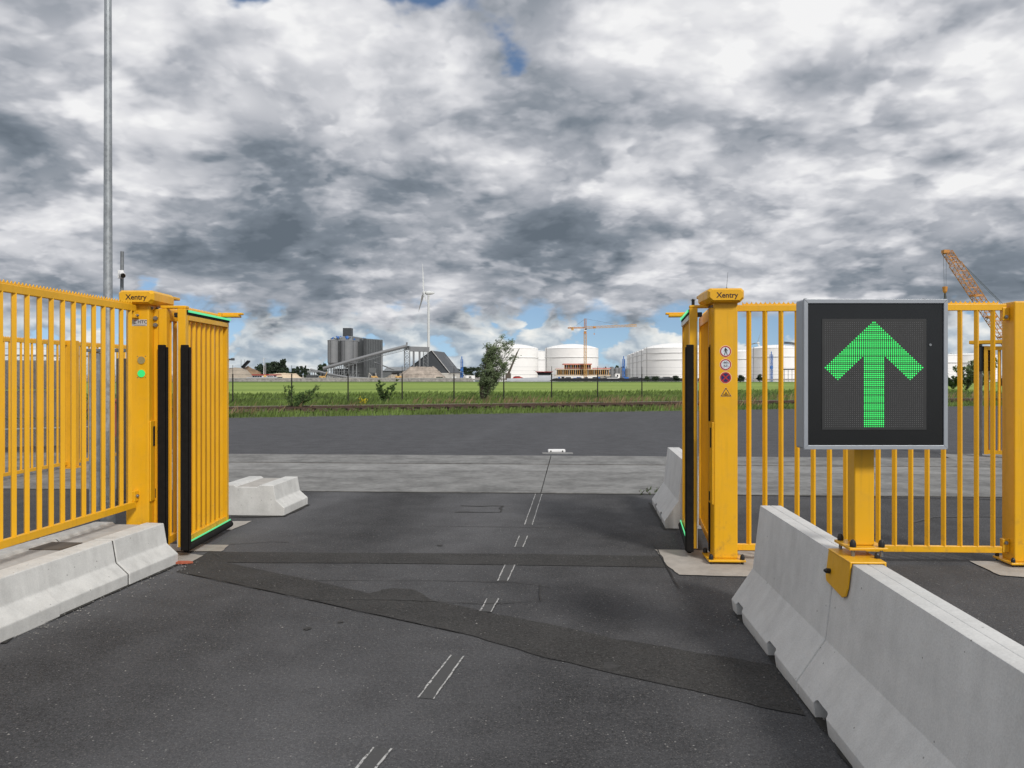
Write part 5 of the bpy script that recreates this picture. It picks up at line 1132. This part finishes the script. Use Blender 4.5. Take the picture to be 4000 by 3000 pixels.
MB().lattice(P(946, 1437, 318), P(971, 1411, 318), 1.0, 0.8, 6, 0.14).build('boom', M['hull_b'], stk); MB().tube(P(946, 1437, 318), P(971, 1411, 318), 0.42, 6).build('belt', M['hull_b'], stk); wallpx('drive_head', M['hull_b'], 966, 974, 1408, 1415, 317.5, 1.2, stk)
for px in (942, 956): MB().tube(P(px, 1480, 319), P(px, 1404, 319), 0.09, 5).build('mast', M['fsteel'], stk)
gt = thing('loading_gantry', P(890, 1480, 300), 'grey loading gantry peeking out from behind the left gate', 'gantry')
wallpx('arm', M['fdark'], 850, 911, 1401, 1407, 300, 1.5, gt); wallpx('winch_house', M['fdark'], 902, 911, 1399, 1408, 299.5, 1.6, gt)
for px in (886, 893, 870): MB().tube(P(px, 1479, 300.5), P(px, 1404, 300.5), 0.16, 5).build('leg', M['fsteel'], gt)
# --- red-roofed boat
bt = thing('workboat', P(1035, 1490, 232), 'white workboat with red roof and tall mast moored behind the field', 'boat')
a = P(975, 1491, 232); b = P(1096, 1480, 232)
MB().add([(a[0], 230, -0.03), (b[0]-2, 230, -0.03), (b[0]-2, 235, -0.03), (a[0], 235, -0.03), (a[0]-.2, 229.8, .95), (b[0], 229.8, 1.1), (b[0], 235.2, 1.1), (a[0]-.2, 235.2, .95)], [(3, 2, 1, 0), (4, 5, 6, 7), (0, 1, 5, 4), (1, 2, 6, 5), (2, 3, 7, 6), (3, 0, 4, 7)]).build('hull', M['hull_w'], bt)
wallpx('wheelhouse', M['white'], 1023, 1068, 1466, 1485, 231, 3, bt); wallpx('aft_cabin', M['alu'], 984, 1022, 1467, 1484, 231.2, 3, bt)
wallpx('roof', M['fred'], 983, 1084, 1462, 1466, 230.8, 4, bt)
for k in range(4): wallpx('window', M['glass'], 988+k*9, 993+k*9, 1469, 1477, 231.1, 0.08, bt)
for k in range(3): wallpx('window', M['glass'], 1045+k*7.5, 1050+k*7.5, 1469, 1475, 230.9, 0.08, bt)
disc(MB(), P(1035, 1469, 230.8)[0], P(1035, 1469, 230.8)[2], 0.42, 230.8, 18, 0.05).build('life_ring', M['crane_y'], bt)
MB().tube(P(1030, 1462, 232), P(1030, 1397, 232), 0.10, 6, 0.05).build('mast', M['white'], bt); MB().lattice(P(1036, 1462, 232), P(1036, 1420, 232), 0.3, 0.3, 8, 0.025).build('radar_mast', M['tank_band'], bt)
for dy in (0, 6, 14): MB().tube(P(1024, 1402+dy, 232), P(1037, 1401+dy, 232), 0.05, 5).build('spreader', M['tank_band'], bt)
wallpx('deck_crane', M['crane_y'], 1082, 1090, 1472, 1482, 232, 1, bt)
# --- black barge with white stern
bg = thing('barge', P(2300, 1492, 236), 'long black cargo barge with a pale stern and low wheelhouse', 'barge')
a = P(1980, 1494, 236); m = P(2152, 1494, 236); e = P(2900, 1494, 236); m2 = P(2172, 1478, 236)
MB().add([(a[0], 234, -0.03), (m[0]-0.6, 234, -0.03), (m2[0], 234, 1.05), (a[0], 234, 0.60), (a[0], 245, -0.03), (m[0]-.6, 245, -0.03), (m2[0], 245, 1.05), (a[0], 245, 0.60)], [(0, 1, 2, 3), (7, 6, 5, 4), (0, 1, 5, 4), (1, 2, 6, 5), (2, 3, 7, 6), (3, 0, 4, 7)]).build('stern', M['hull_w'], bg)
for k, px in enumerate((1990, 2013, 2035, 2057, 2101, 2123)): wallpx('hull_window', M['glass'], px, px+15, 1488, 1493.5, 233.93, 0.05, bg)
MB().add([(m[0]-0.2, 233.9, -0.03), (e[0], 233.9, -0.03), (e[0], 233.9, 0.62), (m2[0]+0.2, 233.9, .62), (m[0]-0.2, 245, -0.03), (e[0], 245, -0.03), (e[0], 245, 0.62), (m2[0]+.2, 245, .62)], [(0, 1, 2, 3), (7, 6, 5, 4), (0, 1, 5, 4), (1, 2, 6, 5), (2, 3, 7, 6), (3, 0, 4, 7)]).build('hull', M['hull_b'], bg)
wallpx('coaming', M['fdark'], 2175, 2900, 1477.5, 1484, 236, 6, bg)
for k in range(46):
    px = 2175+r.uniform(0, 470); wd = r.uniform(4, 20); wallpx('deck_fitting', M[r.choice(('fsteel', 'fdark', 'fdark', 'hull_b', 'blue', 'mid_clad'))], px, px+wd, r.uniform(1470, 1476), 1480, r.uniform(235, 240), 1.0, bg)
wallpx('white_banner', M['white'], 2371, 2415, 1476, 1482, 234.8, 0.1, bg)
a0 = P(2103, 1474, 236); a1 = P(2150, 1474, 236); b0 = P(2096, 1453, 236); b1 = P(2157, 1453, 236)
wallpx('wheelhouse_base', M['hull_w'], 2103, 2150, 1465, 1479, 235.6, 4, bg)
MB().add([(P(2103, 1465, 236)[0], 235.5, a0[2]+.64), (P(2150, 1465, 236)[0], 235.5, a0[2]+.64), (b1[0], 235.3, b1[2]), (b0[0], 235.3, b0[2]), (P(2103, 1465, 236)[0], 239, a0[2]+.64), (P(2150, 1465, 236)[0], 239, a0[2]+.64), (b1[0], 239, b1[2]), (b0[0], 239, b0[2])], [(0, 1, 2, 3), (7, 6, 5, 4), (0, 1, 5, 4), (1, 2, 6, 5), (2, 3, 7, 6), (3, 0, 4, 7)]).build('wheelhouse_glazing', M['glass'], bg)
wallpx('wheelhouse_roof', M['fred'], 2093, 2160, 1451, 1453.3, 235.2, 4.4, bg)
MB().tube(P(2096, 1453, 236), P(2086, 1445, 236), 0.06, 5).build('antenna', M['tank_band'], bg)
db = thing('boom_crane', P(1985, 1478, 240), 'dark brown telescopic boom leaning right behind the willow', 'crane')
MB().tube(P(1986, 1460, 242), P(2020, 1378, 242), 0.36, 6, 0.22).build('boom', M['brown'], db); MB().tube(P(2020, 1378, 242), P(2029, 1361, 242), 0.18, 6, 0.10).build('boom_tip', M['brown'], db); wallpx('crane_base', M['brown'], 1974, 1996, 1458, 1484, 241, 2, db)
cr = thing('red_car', P(2022, 1481, 239), 'red car parked on the deck of the barge stern', 'car')
y0 = 234.6; zb = 0.66
def carpx(x, y): q = P(x, y, y0); return (q[0], q[2])
pts = [carpx(2003, 1479.5), carpx(2003, 1475), carpx(2008, 1471), carpx(2014, 1469.2), carpx(2029, 1469.2), carpx(2036, 1473), carpx(2044, 1475.5), carpx(2046, 1479.5)]
MB().prism(pts, y0, y0+1.7, 'y').build('car_body', M['fred'], cr, bevel=0.08)
for (xa, xb) in ((2010, 2018), (2020, 2030)): wallpx('car_window', M['glass'], xa, xb, 1470.2, 1472.8, y0-0.02, 0.04, cr)
for px in (2011, 2038): q = P(px, 1479.2, y0); MB().tube((q[0], y0-0.05, q[2]), (q[0], y0+0.15, q[2]), 0.28, 14).build('wheel', M['rubber'], cr)
# --- white tanks
def tank(px, Y, r_, zt, dome, bands, label, stairs=False):
    c = P(px, 1465, Y); root = thing('storage_tank', (c[0], Y, 0), label, 'storage tank', 'white storage tanks')
    MB().lathe((c[0], Y, 0), [(r_, -0.03), (r_, zt)], 72).build('tank_shell', M['tank'], root, smooth=35)
    MB().lathe((c[0], Y, 0), [(r_+0.12, zt), (r_+0.12, zt+0.15), (r_*0.93, zt+dome*0.25), (r_*0.7, zt+dome*0.58), (r_*0.4, zt+dome*0.86), (r_*0.15, zt+dome*0.98), (0.05, zt+dome)], 72).build('tank_roof', M['tank'], root, smooth=35)
    for z_ in bands: MB().lathe((c[0], Y, 0), [(r_+0.05, z_), (r_+0.28, z_+0.05), (r_+0.28, z_+0.30), (r_+0.05, z_+0.35)], 72).build('wind_girder', M['girder'], root, smooth=35)
    rl = MB()
    for k in range(30):
        a = math.pi+math.pi*k/29; rl = MB().tube((c[0]+r_*math.cos(a), Y+r_*math.sin(a), zt+.15), (c[0]+r_*math.cos(a), Y+r_*math.sin(a), zt+1.0), 0.035, 3)
        if k % 3 == 0: rl.build('railing_post', M['tank_band'], root)
    MB().tube((c[0]-r_*0.96, Y-r_*0.30, 0), (c[0]-r_*0.96, Y-r_*.30, zt+.8), 0.18, 5).build('ladder', M['tank_band'], root)
    if stairs:
        st = MB(); prev = None
        for k in range(16):
            t_ = k/15; a = -0.5+0.02*k; rr_ = r_*(0.35+0.67*t_); zz = zt+dome*(0.94-0.9*t_*t_)+0.9 if t_ < 0.97 else zt
            q = Vector((c[0]+rr_*math.cos(-0.75), Y+rr_*math.sin(-0.75), zz))
            if prev: MB().lattice(prev, q, 0.8, 0.9, 3, 0.07).build('roof_walkway', M['fdark'], root)
            prev = q
    return root
zA = P(0, 1360.5, 408)[2]; dA = P(0, 1340.5, 420)[2]-zA
tank(2000, 421, 13.3, zA, 2.6, (P(0, 1397.5, 408)[2],), 'big white domed tank right behind the willow bush')
tank(2233, 421, 13.5, zA, 2.6, (P(0, 1396.5, 408)[2], ), 'big white domed tank behind the tower crane')
tank(2098, 470, 5.0, P(0, 1372, 465)[2], 0.6, (P(0, 1406, 465)[2],), 'narrow white tank, left one in the gap between the two big tanks'); tank(2111, 500, 5.0, P(0, 1380, 495)[2], 0.6, (P(0, 1410, 495)[2],), 'narrow white tank, right one in the gap between the two big tanks')
for (lx, Y, lab) in ((536, 416, 'large white tank cut by the right gate leaf'), (514, 453, 'white tank directly behind the large one by the gate leaf'), (495, 487, 'white tank in the middle of the receding row'), (478, 521, 'white tank, last but one of the receding row'), (463, 559, 'white tank at the left end of the receding row')):
    X = lx/F*(Y-16)+16; zt = P(0, 1359, 400)[2]; tank(2000+X/Y*F, Y, 16, zt, 3.0, (P(0, 1379, 400)[2], P(0, 1406, 400)[2]), lab)
tank(3030, 372, 11.4, P(0, 1360, 362)[2], 1.8, (P(0, 1395, 362)[2],), 'white tank with roof walkway seen through the right railing', True)
tank(2900, 410, 8.0, P(0, 1374, 402)[2], 1.2, (P(0, 1404, 402)[2],), 'white tank just right of the right gate post')
tank(3420, 372, 11.4, P(0, 1360, 362)[2], 1.8, (P(0, 1395, 362)[2],), 'white tank hidden mostly by the arrow sign')
tank(3660, 300, 7.0, P(0, 1388, 293)[2], 0.8, (P(0, 1418, 293)[2],), 'small white tank at the right rim of the arrow sign'); tank(3790, 310, 9.0, P(0, 1386, 300)[2], 0.8, (P(0, 1418, 300)[2],), 'small white tank behind the roadside tree')
# small grey tanks
for k, (px, rr_, yt, Y) in enumerate(((2390, 1.0, 1434, 400), (2408, 1.0, 1438, 402), (2420, 1.0, 1438, 404), (2431, 1.0, 1438, 406), (2452, 1.3, 1440, 398))):
    c = P(px, 1465, Y); tag(MB().lathe((c[0], Y, 0), [(rr_, -.03), (rr_, P(px, yt, Y)[2]), (0.1, P(px, yt, Y)[2]+.3)], 18).build('steel_tank', M['silo'], smooth=35), ['slim grey tank beside the building site', 'slim grey tank, left of the cluster by the ship loader', 'slim grey tank, middle of the cluster by the ship loader', 'slim grey tank touching the ship loader', 'wider grey tank right of the ship loader'][k], 'tank', 'small grey tanks')
# blue ship loaders
for px, yt, Y, lab in ((1804, 1392, 300, 'blue ship loader beside the shed'), (2436, 1391, 300, 'blue ship loader left of the tank row'), (3013, 1373, 300, 'blue ship loader seen through the right railing')):
    q = P(px, 1480, Y); zt = P(px, yt, Y)[2]; root = thing('ship_loader', (q[0], Y, 0), lab, 'ship loader', 'blue ship loaders'); zs = P(px, yt+12, Y)[2]
    MB().lattice((q[0], Y, 0), (q[0], Y, zs), 0.85, 0.85, 7, 0.07).build('frame', M['blue'], root); MB().tube((q[0], Y, zs), (q[0], Y, zt), 0.17, 8).build('riser', M['blue'], root)
    MB().tube((q[0]+0.1, Y-.1, 0), (q[0]+.1, Y-.1, zs), 0.16, 8).build('pipe', M['blue'], root); MB().box(q[0]-.35, q[0]+.4, Y-.5, Y+.3, zs*0.42, zs*0.55).build('swivel', M['blue'], root)
# building site and tower crane
bs_ = thing('building_shell', P(2280, 1470, 385), 'concrete building shell under construction with orange formwork', 'building')
wallpx('floor_slab', M['sand'], 2170, 2385, 1464, 1468, 384, 10, bs_); wallpx('floor_slab', M['sand'], 2172, 2382, 1442, 1444.5, 384, 10, bs_); wallpx('roof_slab', M['guard'], 2201, 2312, 1420, 1425, 384, 10, bs_)
wallpx('dark_interior', M['fdark'], 2176, 2380, 1444, 1466, 389, 1, bs_); wallpx('dark_interior', M['rust'], 2206, 2308, 1424, 1443, 389, 1, bs_)
for k in range(26):
    px = 2174+k*8.1; wallpx('formwork_prop', M['scaff'] if k % 3 else M['sand'], px, px+2.4, 1443, 1465, 384.2, 0.4, bs_)
for k in range(13):
    px = 2204+k*8.6; wallpx('formwork_prop', M['tank_band'] if k % 2 else M['scaff'], px, px+1.8, 1424, 1443, 384.2, .4, bs_)
wallpx('guard_rail', M['guard'], 2170, 2202, 1438.5, 1440, 384, .2, bs_); wallpx('guard_rail', M['guard'], 2314, 2386, 1437, 1441, 384, .2, bs_); wallpx('guard_rail', M['guard'], 2206, 2308, 1437, 1439, 384, .2, bs_)
tc_ = thing('tower_crane', P(2286, 1472, 382), 'yellow tower crane standing in front of the white tank', 'crane')
q = P(2286, 1472, 382); zj = P(0, 1280, 382)[2]; za = P(0, 1245, 382)[2]
MB().lattice((q[0], 382, 0), (q[0], 382, P(0, 1302, 382)[2]), 1.1, 1.1, 26, 0.12).build('mast', M['crane_y'], tc_); MB().lattice((q[0], 382, zj-1.5), (q[0], 382, za), 0.9, 0.9, 5, 0.11).build('tower_top', M['crane_o'], tc_)
wallpx('cab', M['white'], 2282, 2292, 1282, 1292, 381, 1.6, tc_); wallpx('cab_window', M['glass'], 2284, 2292.5, 1283, 1288, 380.9, 0.1, tc_); wallpx('slewing_ring', M['crane_o'], 2281, 2291, 1294, 1303, 381.3, 1.4, tc_)
MB().lattice((q[0], 382, zj), P(2486, 1271, 386), 1.0, 0.9, 30, 0.09).build('jib', M['crane_y'], tc_); MB().lattice((q[0], 382, zj), P(2219, 1281, 380), 1.0, 0.5, 8, 0.11).build('counter_jib', M['crane_o'], tc_)
wallpx('counterweight', M['crane_y'], 2232, 2241, 1279, 1290, 380, 1.2, tc_); wallpx('winch', M['white'], 2223, 2231, 1273, 1280, 380, 1, tc_)
MB().tube((q[0], 382, za), P(2412, 1268, 385), 0.05, 4).build('jib_tie', M['fdark'], tc_); MB().tube((q[0], 382, za), P(2250, 1272, 381), 0.05, 4).build('jib_tie', M['fdark'], tc_)
wallpx('trolley', M['crane_o'], 2317, 2327, 1276, 1281, 382, 1, tc_); MB().tube(P(2321, 1281, 382.5), P(2321, 1303, 382.5), 0.025, 3).build('hoist_rope', M['fdark'], tc_); wallpx('hook_block', M['crane_o'], 2319.5, 2323, 1302, 1307, 382, .4, tc_)
# wind turbines
def turbine(px, hub_y, Y, r_b, rot, yaw, label, bases=1.9):
    c = P(px, hub_y, Y); root = thing('wind_turbine', (c[0], Y, 0), label, 'wind turbine', 'white wind turbines'); zh = c[2]
    MB().lathe((c[0], Y, 0), [(bases, 0), (bases*0.88, zh*0.4), (bases*0.60, zh-1.2)], 20).build('tower', M['turb'], root, smooth=50)
    ax = Vector((math.cos(yaw), math.sin(yaw), 0)); h = Vector(c)
    nb = MB(); pr_ = [(-4.0, 1.2), (-2.5, 2.1), (0.5, 2.3), (4.0, 1.7), (6.4, 0.7)]
    for (a, ra), (b, rb_) in zip(pr_, pr_[1:]): nb.tube(h+ax*-a, h+ax*-b, ra, 14, rb_, caps=True)
    nb.build('nacelle', M['turb'], root, smooth=60); hub = h+ax*5.2
    MB().tube(hub-ax*1.2, hub+ax*0.6, 1.7, 14, 1.4).tube(hub+ax*0.6, hub+ax*2.2, 1.4, 14, 0.2).build('hub', M['turb'], root, smooth=60)
    up = Vector((0, 0, 1)); sd = ax.cross(up)
    for k in range(3):
        a = rot+k*2*math.pi/3; d = up*math.cos(a)+sd*math.sin(a); w_ = (ax*0.75+d.cross(ax)*0.65).normalized(); mb = MB(); prev = None
        secs = [(0, 0.55, 0.5), (0.08, 0.7, 0.5), (0.2, 1.35, 0.32), (0.45, 0.95, 0.2), (0.75, 0.55, 0.12), (1.0, 0.12, 0.05)]; V = []
        for t_, wd, th in secs:
            p = hub+d*r_b*t_+ax*0.035*r_b*t_*t_; tn = w_.cross(d).normalized(); V += [p+w_*wd*1.3, p+tn*th, p-w_*wd*0.7, p-tn*th]
        Fc = [(i*4+j, i*4+(j+1) % 4, i*4+4+(j+1) % 4, i*4+4+j) for i in range(5) for j in range(4)]+[(0, 1, 2, 3), (23, 22, 21, 20)]
        MB().add([tuple(v) for v in V], Fc).build('blade', M['turb'], root, smooth=50)
turbine(1674, 1144, 900, 33, R(4), R(196), 'tall white wind turbine rising behind the shed', 1.75)
turbine(2962, 1340, 1500, 26, R(-18), R(235), 'tiny white wind turbine above the tank roof right of the gate post', 1.0)
# crawler crane on the right
cc_ = thing('crawler_crane', P(3985, 1500, 120), 'orange lattice boom crane leaning left above the right railing', 'crane')
foot = Vector(P(4005, 1440, 122)); tip = Vector(P(3700, 985, 118))
k1 = foot.lerp(tip, 0.12); k2 = foot.lerp(tip, 0.90)
MB().lattice(k1, k2, 1.2, 1.2, 22, 0.065).build('boom', M['crane_o'], cc_); MB().lattice(k2, tip, 1.1, 0.9, 4, 0.065).build('boom_head', M['crane_o'], cc_)
MB().lattice(foot, k1, 1.5, 1.2, 4, 0.09).build('boom_foot', M['crane_o'], cc_); MB().box(tip.x-.65, tip.x+.15, 117.6, 118.4, tip.z-.15, tip.z+.3).build('sheave_head', M['crane_o'], cc_)
for t_ in (0.42, 0.66, 0.2): 
    q = k1.lerp(k2, t_); MB().box(q.x-.55, q.x+.55, q.y-.6, q.y+.6, q.z-.12, q.z+.15).build('boom_joint', M['crane_o'], cc_)
for off in (0, 0.35): MB().tube(tip+Vector((.5, off, .1)), Vector(P(4060, 1330, 122))+Vector((0, off, 0)), 0.03, 4).build('pendant', M['fdark'], cc_)
for off in (-0.55, -0.12): MB().tube(tip+Vector((off, 0, 0)), (tip.x+off*.6-.1, 118, P(0, 1120, 118)[2]), 0.022, 4).build('hoist_rope', M['fdark'], cc_)
hx = tip.x-.32; hz = P(0, 1120, 118)[2]; MB().lathe((hx, 118, hz-.95), [(0.10, 0), (0.28, .25), (0.36, .95), (0.1, 1.0)], 12).build('hook_block', M['crane_o'], cc_); MB().tube((hx, 118, hz-.95), (hx+.05, 118, hz-1.7), 0.13, 8, 0.2).build('hook', M['fdark'], cc_)
MB().box(foot.x-1.5, foot.x+5, 119, 123, 1.3, 3.9).build('crane_house', M['crane_y'], cc_, bevel=.15); 
for yy_ in (118.2, 123.0): MB().box(foot.x-3, foot.x+4.2, yy_, yy_+.9, 0, 1.15).build('crawler_track', M['hull_b'], cc_, bevel=.3)
# yard clutter on the far bank
r = random.Random(12)
for k, (px, w_, y0_, Y, mt, lab) in enumerate(((1704, 24, 1472, 290, 'tree', 'dark green container right of the gravel heap'), (1766, 16, 1472, 285, 'white', 'white site cabin left of the first ship loader'), (1812, 9, 1467, 288, 'white', 'small white cabin at the foot of the first ship loader'), (1822, 32, 1467, 300, 'tank', 'long white trailer left of the willow bush'), (2404, 18, 1460, 330, 'tank', 'white cabin between the building site and the ship loader'), (3062, 50, 1440, 300, 'fdark', 'dark flat roof shelter seen through the railing'), (2300, 0, 0, 0, '', ''))):
    if not w_: continue
    a = P(px, 1480, Y); b = P(px+w_, y0_, Y); root = thing('container' if k in (0, 3) else 'site_cabin', (a[0], Y, 0), lab, 'container' if k in (0, 3) else 'cabin')
    if k == 5:
        MB().box(a[0], b[0], Y, Y+4, b[2]-.45, b[2]).build('roof', M[mt], root)
        for f in (0.05, .35, .65, .95): MB().tube((a[0]+(b[0]-a[0])*f, Y+.2, 0), (a[0]+(b[0]-a[0])*f, Y+.2, b[2]-.45), .1, 5).build('post', M['fsteel'], root)
    else:
        MB().box(a[0], b[0], Y, Y+2.5, 0.15, b[2]).build('body', M[mt], root, bevel=.05); MB().box(a[0]+.1, b[0]-.1, Y+.1, Y+2.4, 0, .15).build('skid', M['fdark'], root)
        MB().box(a[0]+(b[0]-a[0])*.3, a[0]+(b[0]-a[0])*.6, Y-.04, Y-.002, b[2]*.45, b[2]*.8).build('window', M['glass'], root)
for k, px in enumerate((1258, 1460, 1555)):
    a = P(px, 1484, 262+k*6); root = thing('digger', (a[0], a[1], 0), ['yellow excavator by the foot of the conveyors', 'yellow loader beside the feed hopper', 'yellow loader left of the pinkish heap'][k], 'digger', 'yellow diggers')
    MB().box(a[0]-.9, a[0]+.9, a[1], a[1]+1.4, .55, 1.3).build('digger_body', M['crane_y'], root, bevel=.1); MB().box(a[0]-.3, a[0]+.4, a[1], a[1]+1.3, 1.31, 2.1).build('digger_cab', M['glass'], root, bevel=.08)
    for x_ in (-.6, .6): MB().tube((a[0]+x_, a[1]-.1, .42), (a[0]+x_, a[1]+.3, .42), .42, 12).build('wheel', M['rubber'], root)
    MB().tube((a[0]+.8, a[1]+.6, 1.1), (a[0]+1.5, a[1]+.6, .5 if k else 2.6), .14, 6).build('digger_arm', M['crane_y'], root)
